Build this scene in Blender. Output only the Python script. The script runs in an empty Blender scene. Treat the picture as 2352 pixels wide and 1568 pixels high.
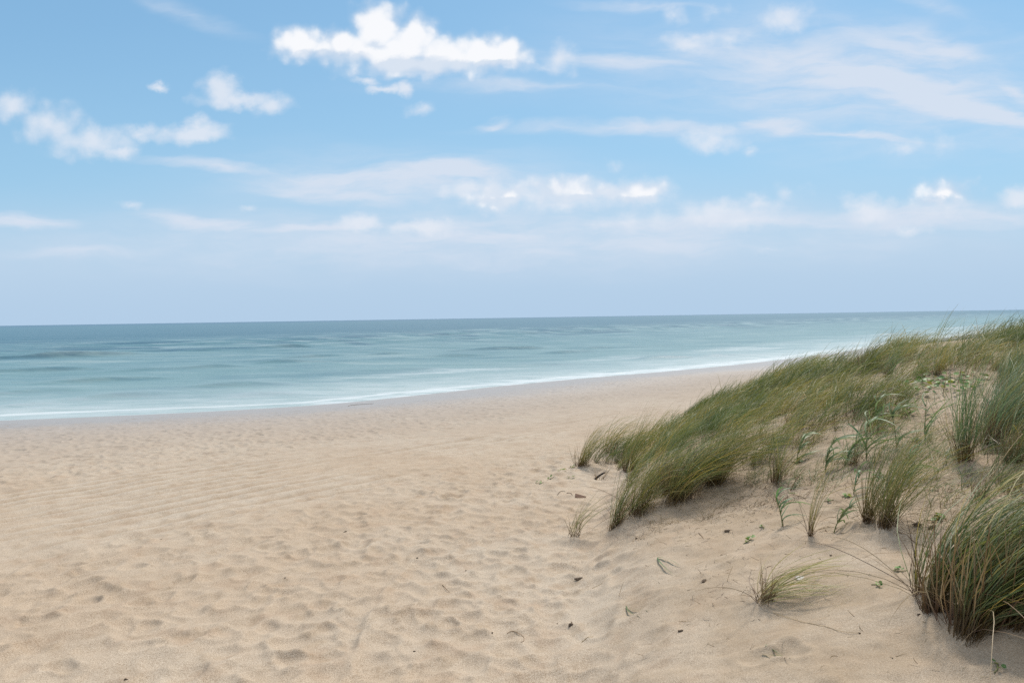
import bpy, math, random
import numpy as np
from mathutils import Matrix

sc = bpy.context.scene
C = sc.collection
R = math.radians

# ------------------------------------------------------------------ camera, light, exposure
CAM_Z = 6.0
FPX = 1700.0                       # focal length in units of a 2352-wide picture
PITCH = math.atan(54.5 / FPX)
ROLL = math.atan(37 / 2352)
fwd = np.array([0, math.cos(PITCH), -math.sin(PITCH)])
up0 = np.array([0, math.sin(PITCH), math.cos(PITCH)])
rt0 = np.array([1.0, 0, 0])
rt = math.cos(ROLL) * rt0 - math.sin(ROLL) * up0
up = math.cos(ROLL) * up0 + math.sin(ROLL) * rt0
cam_d = bpy.data.cameras.new("camera")
cam_d.sensor_width = 36.0
cam_d.lens = 36.0 * FPX / 2352
cam_d.clip_start = 0.05
cam_d.clip_end = 90000
cam = bpy.data.objects.new("camera", cam_d)
cam.matrix_world = Matrix(((rt[0], up[0], -fwd[0], 0), (rt[1], up[1], -fwd[1], 0),
                           (rt[2], up[2], -fwd[2], CAM_Z), (0, 0, 0, 1)))
C.objects.link(cam)
sc.camera = cam

SUN_EL, SUN_AZ = R(52), R(25)       # azimuth measured from +y towards +x
sun_d = bpy.data.lights.new("sun", "SUN")
sun_d.energy = 2.6
sun_d.angle = R(10)
sun_d.color = (1.0, 0.93, 0.82)
sun = bpy.data.objects.new("sun", sun_d)
sdir = np.array([math.sin(SUN_AZ) * math.cos(SUN_EL), math.cos(SUN_AZ) * math.cos(SUN_EL), math.sin(SUN_EL)])
sun.rotation_euler = (math.pi / 2 - SUN_EL, 0, math.pi - SUN_AZ)
sun.location = (0, 0, 60)
C.objects.link(sun)

sc.view_settings.view_transform = 'Standard'
sc.view_settings.look = 'None'
sc.view_settings.exposure = 0.5
sc.view_settings.gamma = 1.0
sc.view_settings.use_curve_mapping = False
sc.cycles.use_denoising = False
sc.cycles.max_bounces = 4
sc.cycles.transparent_max_bounces = 4
SKY_STRENGTH = 0.10


def ray(X, Y):
    d = fwd + (X - 1176) / FPX * rt + (784 - Y) / FPX * up
    return d


# ------------------------------------------------------------------ node helpers
class NT:
    def __init__(self, nt):
        self.nt = nt

    def n(self, typ, **kw):
        nd = self.nt.nodes.new(typ)
        for k, v in kw.items():
            setattr(nd, k, v)
        return nd

    def link(self, a, b):
        self.nt.links.new(a, b)

    def put(self, sock, v):
        if hasattr(v, 'is_output') or isinstance(v, bpy.types.NodeSocket):
            self.nt.links.new(v, sock)
        else:
            sock.default_value = v

    def math(self, op, a, b=0.0, c=0.0, clamp=False):
        nd = self.n('ShaderNodeMath', operation=op, use_clamp=clamp)
        self.put(nd.inputs[0], a)
        self.put(nd.inputs[1], b)
        self.put(nd.inputs[2], c)
        return nd.outputs[0]

    def vmath(self, op, a, b=(0, 0, 0)):
        nd = self.n('ShaderNodeVectorMath', operation=op)
        self.put(nd.inputs[0], a)
        if op == 'SCALE':
            self.put(nd.inputs['Scale'], b)
        else:
            self.put(nd.inputs[1], b)
        return nd.outputs['Value'] if op in ('LENGTH', 'DOT_PRODUCT') else nd.outputs['Vector']

    def noise(self, vec, scale, detail=4.0, rough=0.5, dim='3D', out='Fac', dist=0.0):
        nd = self.n('ShaderNodeTexNoise', noise_dimensions=dim)
        self.put(nd.inputs['Vector'], vec)
        nd.inputs['Scale'].default_value = scale
        nd.inputs['Detail'].default_value = detail
        nd.inputs['Roughness'].default_value = rough
        nd.inputs['Distortion'].default_value = dist
        return nd.outputs[out]

    def ramp(self, fac, stops, interp='LINEAR'):
        nd = self.n('ShaderNodeValToRGB')
        cr = nd.color_ramp
        cr.interpolation = interp
        while len(cr.elements) < len(stops):
            cr.elements.new(0.5)
        for e, (p, c) in zip(cr.elements, stops):
            e.position = p
            e.color = (*c, 1) if len(c) == 3 else c
        self.put(nd.inputs[0], fac)
        return nd.outputs[0]

    def smooth(self, v, a, b, lo=0.0, hi=1.0):
        nd = self.n('ShaderNodeMapRange', interpolation_type='SMOOTHSTEP')
        self.put(nd.inputs['Value'], v)
        nd.inputs['From Min'].default_value = a
        nd.inputs['From Max'].default_value = b
        nd.inputs['To Min'].default_value = lo
        nd.inputs['To Max'].default_value = hi
        return nd.outputs[0]

    def mix(self, f, a, b, mode='MIX'):
        nd = self.n('ShaderNodeMix', data_type='RGBA', blend_type=mode)
        self.put(nd.inputs[0], f)
        for s, v in ((6, a), (7, b)):
            if isinstance(v, tuple) and len(v) == 3:
                v = (*v, 1)
            self.put(nd.inputs[s], v)
        return nd.outputs[2]


def new_mat(name):
    m = bpy.data.materials.new(name)
    m.use_nodes = True
    m.node_tree.nodes.clear()
    t = NT(m.node_tree)
    out = t.n('ShaderNodeOutputMaterial')
    return m, t, out


def srgb(r, g, b):
    f = lambda c: (c / 255 / 12.92) if c / 255 < 0.04045 else ((c / 255 + 0.055) / 1.055) ** 2.4
    return (f(r), f(g), f(b))


# ------------------------------------------------------------------ sky
world = bpy.data.worlds.new("World")
sc.world = world
world.use_nodes = True
wt = NT(world.node_tree)
world.node_tree.nodes.clear()
w_out = wt.n('ShaderNodeOutputWorld')
bg = wt.n('ShaderNodeBackground')
bg.inputs['Strength'].default_value = 1.0
wt.link(bg.outputs[0], w_out.inputs[0])
sky = wt.n('ShaderNodeTexSky', sky_type='NISHITA')
sky.sun_disc = False
sky.sun_elevation = SUN_EL
sky.sun_rotation = SUN_AZ
sky.air_density = 1.0
sky.dust_density = 0.6
sky.ozone_density = 1.6
skyc = wt.vmath('SCALE', sky.outputs[0], SKY_STRENGTH)
EXPG = 2 ** sc.view_settings.exposure


def sk(r, g, b):
    c = srgb(r, g, b)
    return tuple(v / EXPG for v in c)


tc = wt.n('ShaderNodeTexCoord')
sep = wt.n('ShaderNodeSeparateXYZ')
wt.link(tc.outputs['Generated'], sep.inputs[0])
yy = wt.math('MAXIMUM', sep.outputs[1], 0.12)
uu = wt.math('DIVIDE', sep.outputs[0], yy)
vv = wt.math('DIVIDE', sep.outputs[2], yy)
comb = wt.n('ShaderNodeCombineXYZ')
wt.link(uu, comb.inputs[0])
wt.link(vv, comb.inputs[1])
P = comb.outputs[0]


def distort(p, scale, amp, detail=3.0, rough=0.55, stretch=(1, 1, 1)):
    q = wt.vmath('MULTIPLY', p, stretch)
    nz = wt.noise(q, scale, detail, rough, out='Color')
    nz = wt.vmath('SUBTRACT', nz, (0.5, 0.5, 0.5))
    nz = wt.vmath('MULTIPLY', nz, (amp, amp, 0))
    return wt.vmath('ADD', p, nz)


def sky_uv(X, Y):
    d = ray(X, Y)
    return d[0] / d[1], d[2] / d[1]


def blobs(p, lst):
    acc = None
    for b in lst:
        X, Y, a, bb = b[:4]
        w = b[4] if len(b) > 4 else 1.0
        rot = b[5] if len(b) > 5 else 0.9
        u, v = sky_uv(X, Y)
        mp = wt.n('ShaderNodeMapping', vector_type='TEXTURE')
        wt.link(p, mp.inputs['Vector'])
        mp.inputs['Location'].default_value = (u, v, 0)
        mp.inputs['Rotation'].default_value = (0, 0, R(rot))
        mp.inputs['Scale'].default_value = (a / FPX, bb / FPX, 1)
        ln = wt.vmath('LENGTH', mp.outputs[0])
        f = wt.math('MULTIPLY_ADD', ln, -w, w)       # w*(1-|q|)
        acc = f if acc is None else wt.math('SMOOTH_MAX', acc, f, 0.08)
        # a vanishing dependence on the sum so far makes the blobs evaluate one after the other (shader stack)
        ma = wt.n('ShaderNodeVectorMath', operation='MULTIPLY_ADD')
        wt.link(acc, ma.inputs[0])
        ma.inputs[1].default_value = (1e-7, 1e-7, 0)
        wt.link(p, ma.inputs[2])
        p = ma.outputs[0]
    return acc


# fair-weather cumulus: crisp tops
crisp = [(688, 98, 84, 50), (775, 104, 104, 50), (872, 66, 90, 76), (945, 84, 74, 64), (905, 118, 145, 60),
         (1015, 125, 116, 54), (1110, 128, 100, 56), (1165, 128, 72, 44), (960, 145, 155, 38), (838, 118, 124, 46),
         (2165, 440, 86, 46, .72), (2140, 458, 56, 22, .6), (1140, 453, 90, 36, .55), (1290, 437, 110, 38, .58), (1470, 440, 80, 32, .55)]
soft = [(370, 202, 34, 14, .8), (30, 245, 62, 44, .75), (115, 285, 95, 60, .7), (205, 322, 140, 48, .8), (275, 345, 60, 28, .8),
        (325, 298, 62, 28, .7), (838, 184, 44, 18, .8), (885, 203, 60, 16, .8), (925, 203, 30, 22, .8), (1285, 136, 52, 42, .6),
        (960, 247, 42, 22, .55), (1240, 150, 60, 16, .4), (1430, 508, 90, 30, .5), (1520, 500, 60, 30, .45), (1700, 505, 150, 30, .5), (1815, 446, 46, 28, .4),
        (2080, 342, 60, 20, .5), (2165, 338, 24, 36, .35, 50), (1547, 35, 44, 26, .5), (1590, 94, 90, 24, .65), (1680, 92, 60, 22, .5), (2090, 530, 76, 16, .5), (1720, 342, 26, 14, .4),
        (960, 150, 230, 34, .6), (1300, 465, 280, 30, .55), (960, 168, 170, 18, .5), (300, 468, 40, 12, .4), (570, 475, 22, 10, .35),
        (2165, 470, 130, 26, .45), (2000, 490, 90, 20, .4), (1765, 578, 50, 12, .3), (1640, 30, 40, 24, .35), (1410, 375, 22, 14, .3),
        (1075, 440, 80, 34, .9), (1140, 453, 115, 48, .9), (1290, 437, 140, 48, .9), (1215, 450, 100, 36, .8), (1400, 440, 90, 34, .8), (1470, 438, 100, 42, .9),
        (822, 512, 66, 30, 1.0), (970, 524, 100, 28, 1.0), (1990, 473, 80, 38, .9), (2342, 450, 54, 36, .95), (445, 303, 100, 36, 1.0), (450, 285, 36, 28, .8),
        (505, 210, 60, 44, .9), (545, 226, 130, 28, .8), (622, 236, 56, 32, .7), (1800, 44, 84, 40, .75), (1630, 318, 88, 40, .8), (1655, 488, 135, 38, .75), (1740, 480, 84, 32, .7)]
SHADE = [(920, 148, 130, 26), (1010, 160, 150, 22), (760, 132, 110, 18), (1130, 152, 90, 14), (1180, 468, 140, 14), (1320, 456, 140, 14), (1470, 456, 90, 12), (2165, 462, 90, 14), (860, 100, 40, 14, .6), (975, 526, 90, 10), (825, 518, 60, 10)]
veil = [(2000, 190, 900, 230, .42, -6), (1176, 545, 1500, 110, .45, 0), (1000, 420, 700, 120, .32, -3), (1900, 150, 520, 120, .55, -8), (2100, 120, 360, 90, .5, -14), (2230, 250, 260, 40, .8, -12), (900, 430, 420, 60, .5, -3), (1500, 560, 900, 70, .4, 0), (1420, 150, 300, 40, .45, -3), (1780, 130, 420, 90, .50, -8), (2010, 170, 420, 90, .75, -10), (2150, 235, 330, 56, .9, -13), (2290, 262, 190, 34, .9, -10),
        (1930, 190, 300, 44, .7, -6), (2180, 110, 260, 60, .55, -22), (2320, 200, 160, 40, .5, -25), (1500, 145, 380, 30, .45, -3), (1700, 70, 200, 50, .3, -3),
        (1800, 283, 160, 30, .7, -6), (1950, 305, 300, 14, .55, -8), (1480, 288, 480, 20, .45, -1), (1130, 278, 60, 14, .45, 2),
        (870, 412, 360, 50, .75, -3), (1010, 400, 260, 44, .75, -2), (760, 440, 280, 44, .6, -8), (520, 380, 320, 22, .45, -7),
        (480, 520, 200, 34, .7, -8), (720, 530, 260, 26, .7, 4), (60, 518, 200, 30, .6, -3), (1000, 520, 300, 40, .5, 1), (200, 585, 320, 26, .35, 0),
        (430, 30, 200, 26, .28, -20), (1200, 205, 420, 20, .35, -2), (1650, 510, 620, 40, .55, -1), (2150, 500, 420, 46, .6, -1),
        (1500, 10, 260, 16, .4, -3), (2150, 10, 160, 30, .3, -20), (1180, 590, 700, 50, .35, 0), (1300, 205, 500, 50, .15, -2)]
Pc = distort(P, 11.0, 0.020, 2.0)
Pc = distort(Pc, 34.0, 0.012, 4.0, 0.55)
fC = blobs(Pc, crisp)
fine = wt.noise(P, 48.0, 3.5, 0.52)
fine0 = wt.math('SUBTRACT', fine, 0.5)
vor = wt.n('ShaderNodeTexVoronoi', feature='SMOOTH_F1', voronoi_dimensions='2D')
wt.link(Pc, vor.inputs['Vector'])
vor.inputs['Scale'].default_value = 42.0
vor.inputs['Smoothness'].default_value = 0.6
puff = wt.math('SUBTRACT', 0.42, vor.outputs['Distance'])
fC = wt.math('MULTIPLY_ADD', fine0, 0.55, fC)
fC = wt.math('MULTIPLY_ADD', puff, 0.42, fC)
aC = wt.smooth(fC, -0.06, 0.70, 0, 0.98)
Ps = distort(P, 9.0, 0.022, 2.0, stretch=(1, 1.6, 1))
Ps = distort(Ps, 30.0, 0.024, 5.0, 0.65, stretch=(1, 1.4, 1))
fS = blobs(Ps, soft)
fS = wt.math('MULTIPLY_ADD', fine0, 0.5, fS)
fS = wt.math('MULTIPLY_ADD', puff, 0.30, fS)
aS = wt.smooth(fS, -0.05, 0.80, 0, 0.84)
Pv = distort(P, 4.0, 0.05, 3.0, stretch=(1, 3, 1))
Pv = distort(Pv, 14.0, 0.02, 4.0, 0.6, stretch=(0.8, 3.2, 1))
fV = blobs(Pv, veil)
streak = wt.noise(wt.vmath('MULTIPLY', Pv, (1.0, 5.0, 1)), 7.0, 5.0, 0.6)
fV = wt.math('MULTIPLY', fV, wt.smooth(streak, 0.25, 0.72, 0.50, 1.45))
aV = wt.smooth(fV, -0.05, 0.66, 0, 0.88)
# low bank of haze over the horizon
hz = wt.math('MULTIPLY_ADD', wt.noise(wt.vmath('MULTIPLY', P, (1, 3, 1)), 3.0, 3.0), 0.06, vv)
aH = wt.smooth(hz, 0.25, 0.08, 0.0, 0.88)
aH2 = wt.smooth(vv, 0.11, 0.0, 0.0, 0.45)
au = wt.math('ABSOLUTE', uu)
front = wt.math('MULTIPLY', wt.smooth(au, 0.88, 0.76), wt.smooth(vv, 0.62, 0.52))
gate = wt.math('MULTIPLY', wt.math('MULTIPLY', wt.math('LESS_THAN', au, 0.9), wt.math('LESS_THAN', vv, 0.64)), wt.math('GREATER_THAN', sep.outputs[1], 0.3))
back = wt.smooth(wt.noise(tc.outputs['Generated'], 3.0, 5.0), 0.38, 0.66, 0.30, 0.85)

GAIN = (0.66, 0.84, 0.86)
col = wt.vmath('MULTIPLY', skyc, GAIN)
col = wt.mix(0.55, col, sk(141, 191, 230))
col = wt.mix(wt.smooth(hz, 0.5, 0.08, 0, 0.65), col, sk(170, 210, 237))
col = wt.mix(aH, col, sk(190, 212, 234))
col = wt.mix(aH2, col, sk(170, 199, 228))
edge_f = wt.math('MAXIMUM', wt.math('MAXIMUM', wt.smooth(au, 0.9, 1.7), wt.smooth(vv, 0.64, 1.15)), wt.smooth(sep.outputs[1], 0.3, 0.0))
col_far = wt.mix(wt.math('MULTIPLY', back, edge_f), col, sk(236, 236, 238))  # sky out of view whitened with added cloud to lighten and warm the shadows
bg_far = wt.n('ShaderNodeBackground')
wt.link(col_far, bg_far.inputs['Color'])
col = wt.mix(wt.math('MULTIPLY', aV, front), col, sk(218, 227, 241))
col = wt.mix(wt.math('MULTIPLY', aS, front), col, sk(229, 235, 245))
big = wt.noise(P, 16.0, 3.0, 0.5)
lit = wt.math('MULTIPLY_ADD', wt.math('SUBTRACT', big, 0.5), 0.9, wt.math('MULTIPLY_ADD', puff, 0.5, fC))
shade = wt.math('MULTIPLY', wt.smooth(blobs(Ps, SHADE), 0.0, 0.5), 0.75)
ccol = wt.mix(wt.math('MULTIPLY', wt.smooth(lit, 0.05, 0.6), wt.math('SUBTRACT', 1.0, shade)), sk(205, 220, 238), sk(250, 251, 254))
col = wt.mix(wt.math('MULTIPLY', aC, front), col, ccol)
wt.link(col, bg.inputs['Color'])
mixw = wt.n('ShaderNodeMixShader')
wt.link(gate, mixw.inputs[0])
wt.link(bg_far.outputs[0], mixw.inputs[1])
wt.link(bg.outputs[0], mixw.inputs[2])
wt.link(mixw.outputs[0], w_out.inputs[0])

# ------------------------------------------------------------------ terrain functions
rng = np.random.default_rng(7)
_lat = np.random.default_rng(99).random((512, 512))


def vnoise(x, y, scale, seed=0):
    x = x / scale + seed * 17.31
    y = y / scale + seed * 9.73
    xi = np.floor(x).astype(np.int64)
    yi = np.floor(y).astype(np.int64)
    fx = x - xi
    fy = y - yi
    fx = fx * fx * (3 - 2 * fx)
    fy = fy * fy * (3 - 2 * fy)
    a = _lat[xi & 511, yi & 511]
    b = _lat[(xi + 1) & 511, yi & 511]
    c = _lat[xi & 511, (yi + 1) & 511]
    d = _lat[(xi + 1) & 511, (yi + 1) & 511]
    return (a * (1 - fx) + b * fx) * (1 - fy) + (c * (1 - fx) + d * fx) * fy - 0.5


def fbm(x, y, scale, octs=4, seed=0):
    s = 0
    a = 1.0
    for i in range(octs):
        s = s + a * vnoise(x, y, scale, seed + i * 3)
        a *= 0.5
        scale *= 0.5
    return s


def sstep(v, a, b):
    t = np.clip((v - a) / (b - a), 0, 1)
    return t * t * (3 - 2 * t)


def sea_pt(X, Y):
    d = ray(X, Y)
    t = -CAM_Z / d[2]
    return d[0] * t, d[1] * t


def chaikin(pts, k=3):
    pts = np.array(pts, float)
    for _ in range(k):
        q = 0.75 * pts[:-1] + 0.25 * pts[1:]
        r = 0.25 * pts[:-1] + 0.75 * pts[1:]
        mid = np.empty((len(q) * 2, 2))
        mid[0::2] = q
        mid[1::2] = r
        pts = np.vstack([pts[:1], mid, pts[-1:]])
    return pts


def sdist(x, y, poly):
    """signed distance to a polyline, positive on its right-hand side"""
    best = np.full(np.shape(x), 1e18)
    sgn = np.ones(np.shape(x))
    for (ax, ay), (bx, by) in zip(poly[:-1], poly[1:]):
        ex, ey = bx - ax, by - ay
        L2 = ex * ex + ey * ey
        t = np.clip(((x - ax) * ex + (y - ay) * ey) / L2, 0, 1)
        dx, dy = x - (ax + t * ex), y - (ay + t * ey)
        d2 = dx * dx + dy * dy
        cr = ex * (y - ay) - ey * (x - ax)
        m = d2 < best - 1e-9
        best = np.where(m, d2, best)
        sgn = np.where(m, np.where(cr < 0, 1.0, -1.0), sgn)
    return np.sqrt(best) * sgn


_sp = [sea_pt(*p) for p in ((0, 966), (400, 950), (740, 931), (1000, 903), (1250, 876), (1500, 856), (1750, 832), (1900, 812))]
_d0 = np.array(_sp[0]) - np.array(_sp[1])
_d0 /= np.linalg.norm(_d0)
_d1 = np.array(_sp[-1]) - np.array(_sp[-2])
_d1 /= np.linalg.norm(_d1)
_first = np.array(_sp[0])
_last = np.array(_sp[-1])
SHORE = chaikin([_first + _d0 * 3000 + np.array([0, -300]), _first + _d0 * 60] + _sp + [_last + _d1 * 80, _last + _d1 * 6000], 2)
TOE = chaikin([(-60, -40), (-14, -3), (-3.5, 1.5), (-0.6, 4.2), (0.1, 6.1), (0.6, 9.0), (1.0, 12), (1.5, 15), (3.4, 19.5), (7.0, 27),
               (15, 42), (32, 68), (90, 140), (800, 900), (4000, 4400)], 2)


def beach_z(d):
    return np.where(d > 0, 2.75 * (1 - np.exp(-np.maximum(d, 0) / 22)), np.maximum(0.07 * d, -3.0))


def dune_rise(s, x, y):
    L = 7.2 - 3.2 * sstep(y, 8, 18)
    r = 3.0 * (1 - np.exp(-np.maximum(s, 0) / L))
    return r * sstep(s, -0.3, 1.2) * (1 - 0.85 * sstep(y + 0.25 * x, 25, 40))


def ground(x, y, fine=True):
    x = np.asarray(x, float)
    y = np.asarray(y, float)
    d = sdist(x, y, SHORE)
    s = sdist(x, y, TOE)
    z = beach_z(d) + dune_rise(s, x, y)
    far = 1 - sstep(np.hypot(x, y), 120, 400)
    ins = sstep(s, 0.2, 2.5)
    z = z + ins * far * (0.45 * fbm(x, y, 7.0, 2, 1) + 0.05 * fbm(x, y, 2.2, 2, 5))
    z = z + 0.12 * far * fbm(x, y, 9.0, 3, 11) * sstep(d, 4, 20)
    return z


def hit(X, Y, tmax=400):
    """point where the line of sight through (X, Y) of the photograph meets the ground"""
    d = ray(X, Y)
    t = np.geomspace(2.0, tmax, 4000)
    g = ground(d[0] * t, d[1] * t)
    below = (CAM_Z + d[2] * t) < g
    i = int(np.argmax(below))
    if not below.any():
        i = len(t) - 1
    lo, hi = t[max(i - 1, 0)], t[i]
    for _ in range(30):
        m = 0.5 * (lo + hi)
        if CAM_Z + d[2] * m < ground(d[0] * m, d[1] * m):
            hi = m
        else:
            lo = m
    p = d * hi
    return np.array([p[0], p[1], float(ground(p[0], p[1]))]), hi


def to_pix(x, y, z):
    q = np.stack([x, y, z - CAM_Z], -1)
    dep = q @ fwd
    return 1176 + FPX * (q @ rt) / dep, 784 - FPX * (q @ up) / dep, dep


# footprints, tracks: a height map of the trodden sand (2.5 cm cells)
MX0, MY0, CELL = -34.0, 1.0, 0.025
NXM, NYM = 2600, 2400
hm = np.zeros((NYM, NXM), np.float32)
gx = MX0 + (np.arange(NXM) + 0.5) * CELL
gy = MY0 + (np.arange(NYM) + 0.5) * CELL


def stamp(cx, cy, a, b, ang, depth, rim):
    rad = 2.2 * a
    i0, i1 = int((cx - rad - MX0) / CELL), int((cx + rad - MX0) / CELL)
    j0, j1 = int((cy - rad - MY0) / CELL), int((cy + rad - MY0) / CELL)
    if i0 < 0 or j0 < 0 or i1 >= NXM or j1 >= NYM:
        return
    X, Y = np.meshgrid(gx[i0:i1] - cx, gy[j0:j1] - cy)
    c, s = math.cos(ang), math.sin(ang)
    q = np.sqrt(((X * c + Y * s) / a) ** 2 + ((-X * s + Y * c) / b) ** 2)
    q = q * (1 + 0.12 * np.sin(3 * np.arctan2(Y, X) + cx * 9))
    h = -depth * np.exp(-q ** 2.6) + rim * np.exp(-((q - 1.35) / 0.33) ** 2)
    w = np.exp(-q ** 3)
    blk = hm[j0:j1, i0:i1]
    blk *= (1 - 0.7 * w)
    blk += h


NST = 42000
sx = rng.uniform(MX0 + 1, 26, NST)
sy = 2.5 + (58 - 2.5) * rng.random(NST) ** 1.35
sd = sdist(sx, sy, SHORE)
ss = sdist(sx, sy, TOE)
dens = sstep(sd, 9, 24) * (1 - 0.9 * sstep(ss, -0.4, 1.2)) * (0.35 + 0.65 * sstep(vnoise(sx, sy, 5.0, 3), -0.5, 0.1))
for i in range(NST):
    if rng.random() < dens[i]:
        k = rng.uniform(0.62, 1.2)
        stamp(sx[i], sy[i], 0.20 * k, 0.14 * k * rng.uniform(0.9, 1.4), rng.normal(1.1, 0.7), rng.uniform(.016, .040), rng.uniform(.008, .020))


def map_h(x, y):
    fx = np.clip((x - MX0) / CELL - 0.5, 0, NXM - 2.001)
    fy = np.clip((y - MY0) / CELL - 0.5, 0, NYM - 2.001)
    i, j = fx.astype(int), fy.astype(int)
    a, b = fx - i, fy - j
    h = (hm[j, i] * (1 - a) + hm[j, i + 1] * a) * (1 - b) + (hm[j + 1, i] * (1 - a) + hm[j + 1, i + 1] * a) * b
    return np.where((x < MX0 + .5) | (x > MX0 + NXM * CELL - .5) | (y < MY0) | (y > MY0 + NYM * CELL - .5), 0, h)


TRACK = chaikin([tuple(hit(*p)[0][:2]) for p in ((0, 1195), (300, 1140), (600, 1090), (900, 1042), (1200, 992), (1500, 940), (1580, 920))], 2)
_t0 = TRACK[0] + (TRACK[0] - TRACK[4]) / np.linalg.norm(TRACK[0] - TRACK[4]) * 20
TRACK = np.vstack([[_t0], TRACK])


def track_h(x, y):
    t = sdist(x, y, TRACK)
    wob = 0.5 * vnoise(x, y, 9.0, 21) + 0.12 * vnoise(x, y, 2.0, 22)
    t = t + wob
    h = 0
    for c, w, dep in ((-3.0, .12, .02), (-2.45, .13, .02), (-1.85, .14, .03), (-1.4, .11, .02), (-0.9, .12, .02), (-0.35, .15, .035), (0.1, .11, .02), (0.55, .14, .03), (1.05, .11, .02), (1.6, .13, .028), (2.1, .12, .022), (2.7, .12, .02), (3.3, .11, .015)):
        q = (t - c) / w
        gk = 0.25 + 0.75 * sstep(vnoise((x + y) * 0.25 + 31 * c, (y - x) + 17 * c, 2.5, 35), -0.45, 0.1)
        h = h - gk * (1.4 * dep * np.exp(-q * q) - 0.8 * dep * np.exp(-((np.abs(q) - 1.8) / .6) ** 2))
    m = sstep(vnoise(x, y, 4.0, 33), -0.45, 0.1)
    return h * (0.35 + 0.65 * m) * (1 - 0.65 * sstep(x, -7, 5))


TUFTS = [
    (1318, 1240, 74, 20, 34, "small sparse yellow-green tussock standing alone low on the bare sand slope", dict(dry=.6, th1=(40, 95))),
    (1412, 1216, 118, 16, 110, "tall dark green tussock at the lowest front corner of the dense grass", dict(th1=(35, 85))),
    (1470, 1185, 118, 34, 190, "bushy tussock just behind the lowest front corner, leaning over its dry leaves", dict()),
    (1560, 1152, 130, 40, 300, "wide windswept tussock in the middle of the front row, dark hollow at its foot", dict(th1=(75, 118), dry=.8)),
    (1640, 1118, 130, 34, 300, "dense tussock at the uphill end of the front row, brown dead stems below", dict(th1=(75, 118), dry=.8)),
    (1338, 1072, 72, 15, 110, "leftmost tussock of the ridge, short and rounded beside the open beach", dict(th1=(45, 95))),
    (1440, 1088, 96, 14, 110, "upright brown-stemmed tussock above the blackened stump", dict(th1=(25, 75), u_range=(.2, 1))),
    (1395, 1045, 70, 20, 110, "brownish wispy tussock between the leftmost tussock and the ridge", dict(u_range=(.4, 1))),
    (1783, 1116, 92, 18, 64, "sparse spiky tussock on open sand right of the front row", dict(dry=.9, th1=(30, 85), spread=50)),
    (1862, 1243, 128, 6, 24, "slender tuft of few stems leaning right on bare sand", dict(th0=(0, 10), th1=(35, 70), spread=12, dry=.5, droop=1.0)),
    (1992, 1213, 165, 16, 95, "left half of the twin tussock in the middle of the dune sand", dict(th1=(40, 90))),
    (2038, 1228, 165, 20, 120, "right half of the twin tussock, slightly nearer with brown stems", dict(th1=(40, 95))),
    (1752, 1398, 130, 18, 64, "bleached half-buried tussock blown flat on the sand near a white scrap", dict(mat='bleached', th0=(22, 58), th1=(84, 112), spread=20, power=.6, dry=.2, droop=.2, width=.0085)),
    (2112, 1392, 150, 12, 26, "thin bowed tuft at the left foot of the big corner tussock", dict(th0=(-18, 8), th1=(30, 60), spread=15, dry=.5, droop=.4)),
    (2140, 1432, 345, 26, 380, "big dark tussock in the corner with thick tan stem bases", dict(th1=(94, 126), width=.0078, power=.6, th0=(6, 46), wmix=.97, spread=16, dry=.10, droop=.08, u_range=(0, .9))),
    (2225, 1466, 380, 48, 520, "broad drooping tussock behind the big corner tussock, cut by the frame", dict(th1=(94, 126), width=.0078, power=.6, th0=(6, 46), wmix=.97, spread=16, dry=.10, droop=.08, u_range=(0, .9))),
    (2325, 1450, 370, 50, 480, "windswept tussock at the frame edge above the big corner tussock", dict(th1=(94, 126), width=.0078, power=.6, th0=(6, 46), wmix=.97, spread=16, dry=.10, droop=.08, u_range=(0, .9))),
    (2212, 1068, 165, 24, 150, "fresh blue-green upright tussock right of the bare sand patch", dict(mat='blue', th0=(-12, 22), th1=(15, 75), spread=60, wmix=.6)),
    (2275, 1030, 165, 26, 170, "blue-green tussock behind the fresh upright one, bending right", dict(mat='blue', th1=(60, 105))),
    (2330, 985, 165, 26, 190, "tall dark tussock at the frame edge beside the grassy far ridge", dict(mat='blue', th1=(62, 108))),
    (2330, 1075, 150, 26, 120, "shaded brownish tussock at the frame edge below the blue-green ones", dict(u_range=(.3, 1))),
    (2255, 1165, 80, 24, 34, "thin straggly tussock on shaded sand below the fresh upright one", dict(dry=1.0, th1=(70, 110))),
    (1960, 1075, 90, 14, 40, "loose tuft of narrow leaves between two broad-leaved plants", dict(mat='blue', th1=(40, 95), spread=45)),
    (1985, 858, 66, 16, 150, "dark rounded tussock at the left end of the far ridge", dict(th1=(60, 100))),
    (2040, 872, 56, 12, 70, "pale thin tussock in front of the far ridge on trampled sand", dict(mat='blue', th1=(20, 80))),
    (2150, 868, 52, 10, 60, "small straw-tipped tussock in front of the far ridge above the creeping mat", dict(u_range=(.5, 1), th1=(20, 80))),
]
MOUNDS = []
for _t in TUFTS:
    _p, _d = hit(_t[0], _t[1])
    MOUNDS.append((_p[0] + 0.03, _p[1] + 0.05, 0.16 + _t[3] * _d / FPX))


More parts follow.
